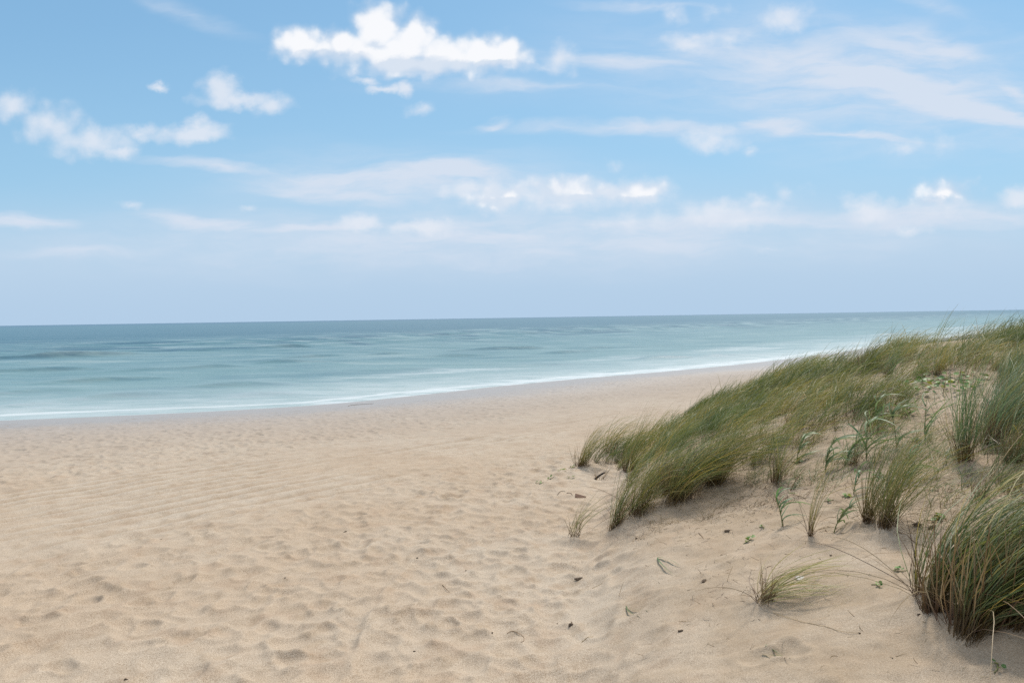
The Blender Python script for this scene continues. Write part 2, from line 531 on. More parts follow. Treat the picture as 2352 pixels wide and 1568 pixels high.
def micro(x, y):
    """trodden surface added to the ground near the camera"""
    d = sdist(x, y, SHORE)
    s = sdist(x, y, TOE)
    near = 1 - sstep(np.hypot(x, y), 55, 85)
    dry = sstep(d, 5, 18)
    tk = sdist(x, y, TRACK)
    on_track = np.exp(-(tk / 3.6) ** 4)
    h = map_h(x, y) * (1 - 0.88 * on_track) + track_h(x, y) * dry * (1 - sstep(s, -1.5, 0.0))
    h = h + dry * (0.05 * fbm(x, y, 0.9, 3, 41) + 0.02 * fbm(x, y, 0.25, 2, 51))
    h = h + sstep(s, 0, 1.0) * (0.035 * fbm(x, y, 0.45, 3, 61) + 0.014 * fbm(x, y, 0.12, 2, 65))
    for mx, my, mr in MOUNDS:
        q2 = ((x - mx) ** 2 + (y - my) ** 2) / (mr * mr)
        h = h + 0.075 * np.exp(-q2)
    return h * near


# ------------------------------------------------------------------ mesh helpers
def mesh_np(name, verts, faces, mat, uv=None, smooth=True, parent=None, attrs=None):
    """faces: (n,4) or (n,3) int array"""
    me = bpy.data.meshes.new(name)
    nv, nf, k = len(verts), len(faces), faces.shape[1]
    me.vertices.add(nv)
    me.vertices.foreach_set('co', np.asarray(verts, np.float32).ravel())
    me.loops.add(nf * k)
    me.polygons.add(nf)
    me.loops.foreach_set('vertex_index', np.asarray(faces, np.int32).ravel())
    me.polygons.foreach_set('loop_start', np.arange(0, nf * k, k, dtype=np.int32))
    me.polygons.foreach_set('use_smooth', np.full(nf, smooth, bool))
    if uv is not None:
        l = me.uv_layers.new(name='UVMap')
        l.data.foreach_set('uv', np.asarray(uv, np.float32)[np.asarray(faces).ravel()].ravel())
    for an, av in (attrs or {}).items():
        at = me.attributes.new(an, 'FLOAT', 'POINT')
        at.data.foreach_set('value', np.asarray(av, np.float32))
    me.update()
    me.validate()
    me.materials.append(mat)
    o = bpy.data.objects.new(name, me)
    C.objects.link(o)
    if parent is not None:
        o.parent = parent
    return o


def grid_faces(nr, na):
    i, j = np.meshgrid(np.arange(nr - 1), np.arange(na - 1), indexing='ij')
    a = (i * na + j).ravel()
    return np.stack([a, a + 1, a + na + 1, a + na], 1)


def tag(o, label, cat, group=None, kind=None):
    if label:
        o['label'] = label
    if cat:
        o['category'] = cat
    if group:
        o['group'] = group
    if kind:
        o['kind'] = kind
    return o


def empty(name, loc):
    e = bpy.data.objects.new(name, None)
    e.empty_display_size = 0.1
    e.location = loc
    C.objects.link(e)
    return e


# ------------------------------------------------------------------ sand
m_sand, t, out = new_mat("sand")
geo = t.n('ShaderNodeNewGeometry')
pos = geo.outputs['Position']
att = t.n('ShaderNodeAttribute', attribute_name='shore')
shore = att.outputs['Fac']
attd = t.n('ShaderNodeAttribute', attribute_name='dune')
dune = attd.outputs['Fac']
n_big = t.noise(t.vmath('MULTIPLY', pos, (1, 1, 0)), 0.16, 4.0, 0.55)
n_mid = t.noise(t.vmath('MULTIPLY', pos, (1, 1, 0)), 1.7, 4.0, 0.6)
n_pat = t.noise(t.vmath('MULTIPLY', pos, (1, 1, 0)), 3.2, 3.0, 0.5)
grain = t.noise(pos, 110.0, 2.0, 0.7)
grain2 = t.noise(pos, 34.0, 3.0, 0.7)
SAND_A = (0.462, 0.364, 0.266)
SAND_B = (0.382, 0.274, 0.187)
SAND_C = (0.490, 0.408, 0.316)
c = t.mix(t.smooth(n_big, 0.38, 0.62), SAND_A, SAND_C)
c = t.mix(t.math('MULTIPLY', t.smooth(n_mid, 0.48, 0.72), 0.55), c, SAND_B)
c = t.mix(t.math('MULTIPLY', t.smooth(n_pat, 0.52, 0.70), 0.45), c, (0.375, 0.285, 0.195))
# rust coloured band of coarser grains along the upper beach
band = t.math('MULTIPLY', t.smooth(t.math('ABSOLUTE', t.math('SUBTRACT', t.math('MULTIPLY_ADD', n_big, 14.0, shore), 24.0)), 9.0, 1.0), 0.40)
c = t.mix(band, c, (0.455, 0.325, 0.215))
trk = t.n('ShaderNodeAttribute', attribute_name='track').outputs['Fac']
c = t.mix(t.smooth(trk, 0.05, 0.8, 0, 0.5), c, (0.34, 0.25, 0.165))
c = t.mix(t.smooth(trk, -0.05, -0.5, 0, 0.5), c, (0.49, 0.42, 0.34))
# salt and pepper grain
c = t.mix(t.smooth(grain, 0.30, 0.70, 0.0, 1.0), t.mix(1.0, c, (0.62, 0.58, 0.54), 'MULTIPLY'), t.mix(1.0, c, (1.28, 1.30, 1.34), 'MULTIPLY'))
c = t.mix(t.smooth(grain2, 0.56, 0.74, 0, 0.42), c, (0.24, 0.165, 0.105))
coarse = t.noise(t.vmath('MULTIPLY', pos, (1, 1, 0)), 1.1, 3.0, 0.55, dist=0.6)
specks = t.smooth(t.noise(pos, 62.0, 2.0, 0.75), 0.52, 0.62)
c = t.mix(t.math('MULTIPLY', t.math('MULTIPLY', specks, t.smooth(coarse, 0.45, 0.62)), 0.55), c, (0.23, 0.15, 0.085))
dfa = t.smooth(dune, 0.0, 2.0, 0.0, 0.62)
c = t.mix(t.math('MULTIPLY', dfa, t.smooth(coarse, 0.3, 0.65, 0.4, 1.0)), c, (0.345, 0.258, 0.172))
# damp and wet sand close to the water
wetn = t.math('MULTIPLY_ADD', t.math('SUBTRACT', n_big, 0.5), 7.0, shore)
damp = t.smooth(wetn, 36.0, 20.0, 0.0, 0.75)
c = t.mix(damp, c, (0.385, 0.332, 0.285))
wet = t.smooth(wetn, 27.0, 9.0)
c = t.mix(t.math('MULTIPLY', wet, 0.75), c, (0.325, 0.302, 0.290))
lace = t.smooth(t.math('ABSOLUTE', t.math('SUBTRACT', t.math('MULTIPLY_ADD', t.math('SUBTRACT', n_big, 0.5), 4.0, shore), 3.4)), 0.45, 0.05)
c = t.mix(t.math('MULTIPLY', lace, t.smooth(n_mid, 0.42, 0.6, 0.0, 0.6)), c, (0.62, 0.62, 0.62))
bs = t.n('ShaderNodeBsdfPrincipled')
t.link(c, bs.inputs['Base Color'])
t.link(t.smooth(wet, 0, 1, 0.95, 0.38), bs.inputs['Roughness'])
bs.inputs['Specular IOR Level'].default_value = 0.25
bmp = t.n('ShaderNodeBump')
bmp.inputs['Strength'].default_value = 0.55
bmp.inputs['Distance'].default_value = 0.02
h = t.math('MULTIPLY_ADD', grain, 0.35, t.math('MULTIPLY', grain2, 0.5))
h = t.math('MULTIPLY_ADD', n_pat, 0.8, h)
t.link(h, bmp.inputs['Height'])
t.link(bmp.outputs[0], bs.inputs['Normal'])
t.link(bs.outputs[0], out.inputs[0])


def build_sand():
    az = np.concatenate([np.linspace(-180, -48, 60, endpoint=False), np.linspace(-48, 48, 1250), np.linspace(48, 180, 61)[1:]])
    az = np.radians(az)
    r = np.concatenate([np.linspace(0.3, 3.6, 14, endpoint=False), np.geomspace(3.6, 60, 980, endpoint=False), np.geomspace(60, 160, 120, endpoint=False),
                        np.geomspace(160, 6000, 60)])
    RR, AA = np.meshgrid(r, az, indexing='ij')
    x, y = (RR * np.sin(AA)).ravel(), (RR * np.cos(AA)).ravel()
    z = ground(x, y) + micro(x, y)
    d = sdist(x, y, SHORE)
    s = sdist(x, y, TOE)
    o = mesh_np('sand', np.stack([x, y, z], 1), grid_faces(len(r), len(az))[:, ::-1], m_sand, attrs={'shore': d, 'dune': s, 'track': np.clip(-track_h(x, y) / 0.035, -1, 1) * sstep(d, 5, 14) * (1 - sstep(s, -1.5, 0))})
    tag(o, None, None, kind='structure')
    o['kind'] = 'structure'
    return o


build_sand()

# ------------------------------------------------------------------ sea
m_sea, t, out = new_mat("sea")
geo = t.n('ShaderNodeNewGeometry')
pos = geo.outputs['Position']
shore = t.n('ShaderNodeAttribute', attribute_name='shore').outputs['Fac']     # negative offshore
p_st = t.vmath('MULTIPLY', pos, (0.35, 1.0, 0))
n1 = t.noise(p_st, 0.045, 5.0, 0.6)
n2 = t.noise(p_st, 0.16, 5.0, 0.62)
n3 = t.noise(t.vmath('MULTIPLY', pos, (0.3, 1.0, 0)), 0.7, 6.0, 0.7)
off = t.math('MULTIPLY', shore, -1.0)
offn = t.math('MULTIPLY_ADD', t.math('SUBTRACT', n1, 0.5), 60.0, off)
lg = t.math('LOGARITHM', t.math('MAXIMUM', offn, 1.0), 10.0)
depth_col = t.ramp(t.math('DIVIDE', lg, 4.0), [(0.0, (0.267, 0.355, 0.349)), (0.28, (0.185, 0.294, 0.302)), (0.45, (0.142, 0.251, 0.269)), (0.545, (0.107, 0.210, 0.242)),
                                               (0.62, (0.069, 0.153, 0.200)), (0.80, (0.086, 0.178, 0.226)), (1.0, (0.076, 0.151, 0.228))])
c = depth_col
surf = t.smooth(off, 320.0, 150.0)
c = t.mix(t.math('MULTIPLY', t.smooth(n2, 0.42, 0.66), t.math('MULTIPLY', surf, 0.32)), c, (0.28, 0.375, 0.38))
c = t.mix(t.math('MULTIPLY', t.smooth(n3, 0.50, 0.75), t.math('MULTIPLY', surf, 0.60)), c, (0.085, 0.175, 0.22))
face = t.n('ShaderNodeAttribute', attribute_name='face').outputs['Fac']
n4 = t.noise(t.vmath('MULTIPLY', pos, (0.42, 1.0, 0)), 0.050, 7.0, 0.66)
win = t.math('MULTIPLY', t.smooth(off, 60.0, 130.0), t.smooth(off, 330.0, 200.0))
c = t.mix(t.math('MULTIPLY', t.smooth(n4, 0.50, 0.60), t.math('MULTIPLY', win, 0.85)), c, (0.055, 0.125, 0.172))
n5 = t.noise(t.vmath('MULTIPLY', t.vmath('ADD', pos, (371.0, 93.0, 0)), (0.38, 1.0, 0)), 0.11, 7.0, 0.68)
win2 = t.math('MULTIPLY', t.smooth(off, 6.0, 18.0), t.smooth(off, 150.0, 70.0))
c = t.mix(t.math('MULTIPLY', t.smooth(n5, 0.50, 0.64), t.math('MULTIPLY', win2, 0.60)), c, (0.095, 0.190, 0.225))
c = t.mix(t.math('MULTIPLY', t.smooth(n5, 0.46, 0.34), t.math('MULTIPLY', win2, 0.55)), c, (0.30, 0.385, 0.385))
c = t.mix(t.math('MULTIPLY', t.smooth(n4, 0.46, 0.38), t.math('MULTIPLY', win, 0.6)), c, (0.24, 0.345, 0.36))
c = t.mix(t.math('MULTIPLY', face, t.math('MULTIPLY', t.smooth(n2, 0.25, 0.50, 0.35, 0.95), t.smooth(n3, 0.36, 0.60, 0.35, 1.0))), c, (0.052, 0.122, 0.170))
# foam along the water's edge
fz = t.math('MULTIPLY_ADD', t.math('SUBTRACT', n2, 0.5), 14.0, off)
sx_ = t.n('ShaderNodeSeparateXYZ')
t.link(pos, sx_.inputs[0])
strong = t.smooth(t.math('MULTIPLY_ADD', t.math('SUBTRACT', n1, 0.5), 40.0, sx_.outputs[0]), -26.0, -2.0, 0.42, 1.0)
f1 = t.math('MULTIPLY', t.math('MULTIPLY', t.smooth(fz, 8.0, 1.0), t.smooth(n3, 0.34, 0.62, 0.15, 0.92)), strong)
edge = t.smooth(t.math('ABSOLUTE', t.math('SUBTRACT', t.math('MULTIPLY_ADD', t.math('SUBTRACT', n1, 0.5), 12.0, off), 2.0)), 1.1, 0.2, 0, 0.7)
f1 = t.math('MAXIMUM', f1, edge)
f3 = t.math('MULTIPLY', t.smooth(t.math('ABSOLUTE', t.math('SUBTRACT', t.math('MULTIPLY_ADD', t.math('SUBTRACT', n1, 0.5), 22.0, fz), 20.0)), 6.5, 1.0), t.math('MULTIPLY', t.math('MULTIPLY', strong, t.smooth(n1, 0.40, 0.62, 0.0, 0.8)), t.smooth(n3, 0.35, 0.62, 0.05, 0.75)))
fz2 = t.math('MULTIPLY_ADD', t.math('SUBTRACT', n1, 0.5), 26.0, fz)
f2 = t.math('MULTIPLY', t.smooth(fz2, 24.0, 4.0), t.smooth(n3, 0.25, 0.70, 0.10, 0.50))
foam = t.math('MAXIMUM', t.math('MAXIMUM', f1, f2), f3)
crest = t.n('ShaderNodeAttribute', attribute_name='crest').outputs['Fac']
cf = t.math('MULTIPLY', crest, t.smooth(n2, 0.46, 0.64, 0.0, 0.28))
foam = t.math('MAXIMUM', foam, cf)
# glassy clear film on the last strip
film = t.math('MULTIPLY', t.smooth(off, 1.0, -1.0), 0.35)
c = t.mix(foam, c, (0.66, 0.70, 0.735))
bs = t.n('ShaderNodeBsdfPrincipled')
t.link(c, bs.inputs['Base Color'])
t.link(t.smooth(foam, 0, 1, 0.34, 0.7), bs.inputs['Roughness'])
bs.inputs['Specular IOR Level'].default_value = 0.22
bs.inputs['IOR'].default_value = 1.33
bmp = t.n('ShaderNodeBump')
bmp.inputs['Strength'].default_value = 0.6
bmp.inputs['Distance'].default_value = 0.4
t.link(t.math('MULTIPLY_ADD', n3, 0.6, n2), bmp.inputs['Height'])
t.link(bmp.outputs[0], bs.inputs['Normal'])
t.link(bs.outputs[0], out.inputs[0])


BREAKERS = [(150, 818, 150, .95), (340, 802, 110, .7), (520, 806, 160, .5), (600, 830, 70, .42), (690, 832, 110, .5), (790, 816, 150, .5), (890, 798, 60, 1.0), (650, 797, 120, .6),
            (1150, 803, 160, .6), (1330, 808, 120, .5), (1420, 797, 100, .6), (1520, 822, 60, .6), (1680, 816, 80, .5), (1010, 818, 120, .45), (250, 872, 120, .5), (100, 897, 80, .4),
            (310, 908, 110, .4), (530, 884, 120, .4), (60, 852, 120, .5), (860, 850, 130, .4), (1250, 838, 120, .4), (420, 846, 120, .45), (130, 925, 90, .25), (620, 905, 100, .3)]


def build_sea():
    az = np.radians(np.concatenate([np.linspace(-100, -46, 30, endpoint=False), np.linspace(-46, 46, 760), np.linspace(46, 100, 31)[1:]]))
    r = np.concatenate([np.geomspace(30, 480, 620, endpoint=False), np.geomspace(480, 70000, 90)])
    RR, AA = np.meshgrid(r, az, indexing='ij')
    x, y = (RR * np.sin(AA)).ravel(), (RR * np.cos(AA)).ravel()
    d = -sdist(x, y, SHORE)
    # swell: crests that roll towards the beach, steeper where they break
    wob = 26 * fbm(x, y, 90.0, 3, 71)
    gate = sstep(d, 8, 40) * (1 - sstep(d, 260, 600))
    ph = (d + wob) / 24.0 * 2 * math.pi
    sh = np.sin(ph)
    amp = (0.10 + 0.42 * np.exp(-((d - 165) / 60) ** 2)) * (0.4 + 1.7 * np.clip(vnoise(x / 2.2, y, 30.0, 75) + 0.40, 0, 1))
    z = gate * amp * np.sign(sh) * np.abs(sh) ** 0.8 * 0.8
    z = z + gate * 0.16 * fbm(x / 1.6, y, 5.0, 3, 81)
    crest = np.clip(sh, 0, 1) ** 2 * np.exp(-((d - 165) / 70) ** 2)
    face = np.clip(-np.cos(ph), 0, 1) ** 1.5 * np.exp(-((d - 180) / 75) ** 2)
    # single breaking waves on the bar: steep dark front, foam spilling behind the crest
    for X, Y, hl, H in BREAKERS:
        bx, by = sea_pt(X, Y)
        dist = math.hypot(bx, by)
        tx, ty = 0.93, 0.36
        al = (x - bx) * tx + (y - by) * ty
        ac = (x - bx) * -ty + (y - by) * tx
        ac = ac + 1.6 * vnoise(x, y, 9.0, 77) + 2.0 * (al / (hl * dist / FPX)) ** 2
        env = np.exp(-(al / (hl * dist / FPX)) ** 4) * np.clip(0.70 + 1.5 * vnoise(x, y, 6.0, 79), 0.05, 1.35)
        prof = np.where(ac < 0, np.exp(-(ac / 1.3) ** 2), np.exp(-(ac / 5.0) ** 2))
        z = z + 0.7 * H * env * prof
        face = np.maximum(face, env * np.exp(-((ac + 1.0) / 1.5) ** 2) * min(.55, H * .9))
        crest = np.maximum(crest, env * np.exp(-((ac - 3.0) / 3.0) ** 2) * min(1, H * 1.3))
    # thin swash running a little way up the sand
    z = z + 0.05 * np.exp(-np.maximum(d, 0) / 3.0) + 0.17 * fbm(x, y, 14.0, 3, 91) * np.exp(-np.maximum(d, 0) / 5)
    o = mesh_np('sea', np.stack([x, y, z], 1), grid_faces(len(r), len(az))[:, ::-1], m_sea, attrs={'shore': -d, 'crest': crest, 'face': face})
    o['kind'] = 'structure'


build_sea()

# ------------------------------------------------------------------ plant materials (u = which leaf, v = along the leaf)


def leaf_mat(name, palette, base, tip, base_end=0.28, tip_start=0.80, trans=0.30):
    m, t, out = new_mat(name)
    uv = t.n('ShaderNodeUVMap')
    sp = t.n('ShaderNodeSeparateXYZ')
    t.link(uv.outputs[0], sp.inputs[0])
    u, v = sp.outputs[0], sp.outputs[1]
    pal = t.ramp(u, palette, 'LINEAR')
    oi = t.n('ShaderNodeObjectInfo')
    geo = t.n('ShaderNodeNewGeometry')
    blot = t.noise(geo.outputs['Position'], 0.8, 2.0)
    c = t.mix(t.smooth(blot, 0.42, 0.62, 0.0, 0.35), pal, (0.220, 0.195, 0.070))
    c = t.mix(t.smooth(v, base_end, 0.05), c, base)
    c = t.mix(t.smooth(v, tip_start, 1.0, 0, 0.7), c, tip)
    d = t.n('ShaderNodeBsdfPrincipled')
    t.link(c, d.inputs['Base Color'])
    d.inputs['Roughness'].default_value = 0.5
    d.inputs['Specular IOR Level'].default_value = 0.35
    tr = t.n('ShaderNodeBsdfTranslucent')
    t.link(t.mix(1.0, c, (1.25, 1.3, 0.8), 'MULTIPLY'), tr.inputs[0])
    ms = t.n('ShaderNodeMixShader')
    ms.inputs[0].default_value = trans
    t.link(d.outputs[0], ms.inputs[1])
    t.link(tr.outputs[0], ms.inputs[2])
    t.link(ms.outputs[0], out.inputs[0])
    return m


PAL_G = [(0.0, (0.046, 0.076, 0.022)), (0.22, (0.088, 0.126, 0.036)), (0.42, (0.145, 0.190, 0.066)), (0.58, (0.215, 0.260, 0.140)), (0.72, (0.270, 0.245, 0.070)),
         (0.88, (0.450, 0.345, 0.110)), (1.0, (0.440, 0.330, 0.185))]
PAL_B = [(0.0, (0.075, 0.130, 0.060)), (0.4, (0.140, 0.215, 0.115)), (0.65, (0.230, 0.310, 0.215)), (0.85, (0.260, 0.260, 0.105)), (1.0, (0.400, 0.310, 0.150))]
PAL_D = [(0.0, (0.085, 0.050, 0.032)), (0.4, (0.180, 0.110, 0.065)), (0.75, (0.280, 0.195, 0.110)), (1.0, (0.400, 0.310, 0.190))]
M_GREEN = leaf_mat('marram_leaf', PAL_G, (0.125, 0.078, 0.034), (0.36, 0.27, 0.12), base_end=0.21)
M_BLUE = leaf_mat('blue_green_leaf', PAL_B, (0.140, 0.088, 0.040), (0.32, 0.27, 0.14), base_end=0.26)
M_DRY = leaf_mat('dry_leaf', PAL_D, (0.10, 0.055, 0.035), (0.34, 0.27, 0.17), trans=0.1)
PAL_P = [(0.0, (0.21, 0.24, 0.10)), (0.5, (0.34, 0.33, 0.15)), (1.0, (0.47, 0.39, 0.19))]
M_PALE = leaf_mat('bleached_leaf', PAL_P, (0.24, 0.17, 0.10), (0.33, 0.27, 0.16))
PAL_L = [(0.0, (0.060, 0.150, 0.040)), (0.5, (0.110, 0.245, 0.055)), (0.8, (0.170, 0.300, 0.065)), (1.0, (0.340, 0.320, 0.050))]
M_LEAF = leaf_mat('round_leaf', PAL_L, (0.06, 0.09, 0.03), (0.08, 0.14, 0.04), trans=0.2)
PAL_R = [(0.0, (0.085, 0.185, 0.080)), (0.5, (0.150, 0.265, 0.140)), (1.0, (0.270, 0.360, 0.230))]
M_REED = leaf_mat('broad_leaf', PAL_R, (0.10, 0.14, 0.06), (0.20, 0.20, 0.11), base_end=0.1, tip_start=0.9, trans=0.3)


def blades(rg, n, radius, length, width, th0=(5, 22), th1=(55, 105), wind=0.0, wspread=28, wmix=0.8, seg=7, roots=None, power=1.4, lmin=0.55, sink=0.02,
           ground_at=None, u_range=(0, 1), kink=0.0, clear=0.012, az_off=0.0, lean_off=0.0):
    """curved, tapering leaves; returns verts, faces, uv.  wind in degrees from +x"""
    if roots is None:
        rr = radius * np.sqrt(rg.random(n)) * rg.choice([0.55, 0.8, 1.15], n)
        aa = rg.random(n) * 2 * np.pi
        nc = 4
        ca, cr = rg.random(nc) * 2 * np.pi, radius * 0.75 * np.sqrt(rg.random(nc))
        pick = rg.integers(0, nc, n)
        roots = np.stack([0.62 * rr * np.cos(aa) + cr[pick] * np.cos(ca[pick]), 0.62 * rr * np.sin(aa) + cr[pick] * np.sin(ca[pick]), np.zeros(n)], 1)
        out_az = aa
    else:
        n = len(roots)
        out_az = rg.random(n) * 2 * np.pi
    L = length * (lmin + (1 - lmin) * rg.random(n) ** 0.8)
    waz = np.radians(wind + az_off + rg.normal(0, wspread, n))
    dx = wmix * np.cos(waz) + (1 - wmix) * np.cos(out_az)
    dy = wmix * np.sin(waz) + (1 - wmix) * np.sin(out_az)
    az = np.arctan2(dy, dx)
    az0 = out_az * 0 + np.arctan2(0.7 * dy + 0.3 * np.sin(out_az), 0.7 * dx + 0.3 * np.cos(out_az))
    t0 = np.radians(rg.uniform(*th0, n))
    t1 = np.radians(rg.uniform(*th1, n) + lean_off)
    pts = np.zeros((n, seg + 1, 3))
    tan = np.zeros((n, seg + 1, 3))
    p = roots.copy()
    p[:, 2] -= sink
    pw = power * rg.uniform(0.75, 1.3, n)
    kk = rg.random(n) < kink
    kpos = rg.uniform(0.35, 0.7, n)
    kang = np.radians(rg.uniform(30, 80, n))
    for i in range(seg + 1):
        tt = i / seg
        th = t0 + (t1 - t0) * tt ** pw
        th = th + np.where(kk & (tt > kpos), kang, 0)
        f = min(1.0, tt * 2.2)
        ax = np.cos(az0) * (1 - f) + np.cos(az) * f
        ay = np.sin(az0) * (1 - f) + np.sin(az) * f
        nn = np.hypot(ax, ay) + 1e-6
        dvec = np.stack([np.sin(th) * ax / nn, np.sin(th) * ay / nn, np.cos(th)], 1)
        tan[:, i] = dvec
        pts[:, i] = p
        p = p + dvec * (L / seg)[:, None]
    if ground_at is not None:          # keep drooping leaves on top of the sand
        gz = ground_at(pts[:, 2:, 0].ravel(), pts[:, 2:, 1].ravel()).reshape(n, seg - 1) + clear
        pts[:, 2:, 2] = np.maximum(pts[:, 2:, 2], gz)
    # side vector
    ref = np.stack([-np.sin(az), np.cos(az), np.zeros(n)], 1)
    roll = rg.uniform(-1.1, 1.1, n)
    upv = np.array([0, 0, 1.0])
    W = width * rg.uniform(0.7, 1.25, n)
    vs = np.zeros((n, seg + 1, 2, 3))
    for i in range(seg + 1):
        tt = i / seg
        tg = tan[:, i]
        nrm = np.cross(ref, tg)
        side = ref * np.cos(roll + tt * 0.6)[:, None] + nrm * np.sin(roll + tt * 0.6)[:, None]
        w = W * (0.75 + 0.6 * tt - 0.4 * tt * tt) * (1 - tt ** 2.2) + 0.0004
        vs[:, i, 0] = pts[:, i] - side * (w / 2)[:, None]
        vs[:, i, 1] = pts[:, i] + side * (w / 2)[:, None]
    V = vs.reshape(-1, 3)
    base = (np.arange(n) * (seg + 1) * 2)[:, None] + np.arange(seg)[None, :] * 2
    base = base.ravel()
    F = np.stack([base, base + 1, base + 3, base + 2], 1)
    u = np.repeat(u_range[0] + (u_range[1] - u_range[0]) * rg.random(n), (seg + 1) * 2)
    v = np.tile(np.repeat(np.arange(seg + 1) / seg, 2), n)
    return V, F, np.stack([u, v], 1)


def merge(parts):
    Vs, Fs, Us, o = [], [], [], 0
    for V, F, U in parts:
        Vs.append(V)
        Fs.append(F + o)
        Us.append(U)
        o += len(V)
    return np.vstack(Vs), np.vstack(Fs), np.vstack(Us)


def full_ground(x, y):
    return ground(x, y) + micro(x, y)


# ------------------------------------------------------------------ grass tussocks one can tell apart
def tussock(X, Y, hpx, rpx, n, label, mat='green', th0=(2, 42), th1=(74, 118), width=0.0062, dry=0.35, wind=4, spread=24, seed=0, wmix=0.92, power=1.0, u_range=(0, 1), droop=0.25):
    rg = np.random.default_rng(1000 + seed)
    mat = {'green': M_GREEN, 'blue': M_BLUE, 'bleached': M_PALE}[mat]
    p, dep = hit(X, Y)
    p[2] = float(full_ground(p[0], p[1]))
    L = hpx * dep / FPX * 2.1
    rad = rpx * dep / FPX
    e = empty('grass_tussock', p)
    tag(e, label, 'grass tussock', 'grass tussocks on the dune')
    gl = lambda x, y: full_ground(x + p[0], y + p[1]) - p[2]
    w = max(width, 0.00042 * dep)
    V, F, U = blades(rg, n, rad, L, w, th0, th1, wind, spread, wmix, ground_at=gl, power=power, u_range=u_range, kink=0.06)
    # roots follow the slope of the sand
    off_z = gl(V[0::16, 0], V[0::16, 1])
    V[:, 2] += np.repeat(np.where(np.hypot(V[0::16, 0], V[0::16, 1]) < rad * 1.3, off_z, 0), 16)[:len(V)]
    mesh_np('leaves', V, F, mat, U, parent=e)
    nd = max(4, int(n * dry))
    parts = [blades(rg, nd, rad * 1.05, L * 0.38, w * 1.15, (0, 25), (10, 60), wind, 60, 0.5, seg=5)]
    ndr = max(3, int(n * droop * 0.5))
    parts.append(blades(rg, ndr, rad * 0.9, L * 0.8, w * 0.8, (25, 60), (110, 150), wind, 70, 0.45, seg=8, ground_at=gl, power=0.7))
    V, F, U = merge(parts)
    mesh_np('dry_stems', V, F, M_DRY, U, parent=e)
    return e


for k, (X, Y, hp, rp, n, lab, kw) in enumerate(TUFTS):
    tussock(X, Y, hp, rp, n, lab, seed=k, **kw)


# ------------------------------------------------------------------ dense grass cover: one mass nobody could count
def in_poly(px, py, poly):
    ins = np.zeros(len(px), bool)
    n = len(poly)
    for i in range(n):
        x1, y1 = poly[i]
        x2, y2 = poly[(i + 1) % n]
        c = ((y1 > py) != (y2 > py)) & (px < (x2 - x1) * (py - y1) / (y2 - y1 + 1e-9) + x1)
        ins ^= c
    return ins


RIDGE = [(1350, 1062), (1420, 1075), (1450, 1120), (1470, 1165), (1560, 1148), (1660, 1118), (1730, 1075), (1800, 1055), (1900, 1025), (2060, 990), (2095, 930), (2060, 895), (1985, 885),
         (1975, 850), (1900, 850), (1800, 868), (1700, 900), (1600, 945), (1500, 1000), (1400, 1035)]
FARR = [(1975, 866), (2090, 876), (2200, 870), (2290, 858), (2360, 860), (2480, 850), (2720, 840), (2720, 735), (2420, 752), (2360, 766), (2200, 795), (2020, 812), (1975, 835)]
EDGE = [(2228, 1015), (2285, 915), (2305, 862), (2380, 850), (2620, 850), (2620, 1210), (2400, 1190), (2330, 1150), (2270, 1090)]


def scatter(poly, n_try, seed, xr, yr, prob=None, hidden=0.0):
    rg = np.random.default_rng(seed)
    x = rg.uniform(*xr, n_try)
    y = rg.uniform(*yr, n_try)
    z = ground(x, y)
    px, py, dep = to_pix(x, y, z)
    k = in_poly(px, py, poly) & (dep > 2)
    return np.stack([x[k], y[k], z[k]], 1), dep[k], rg


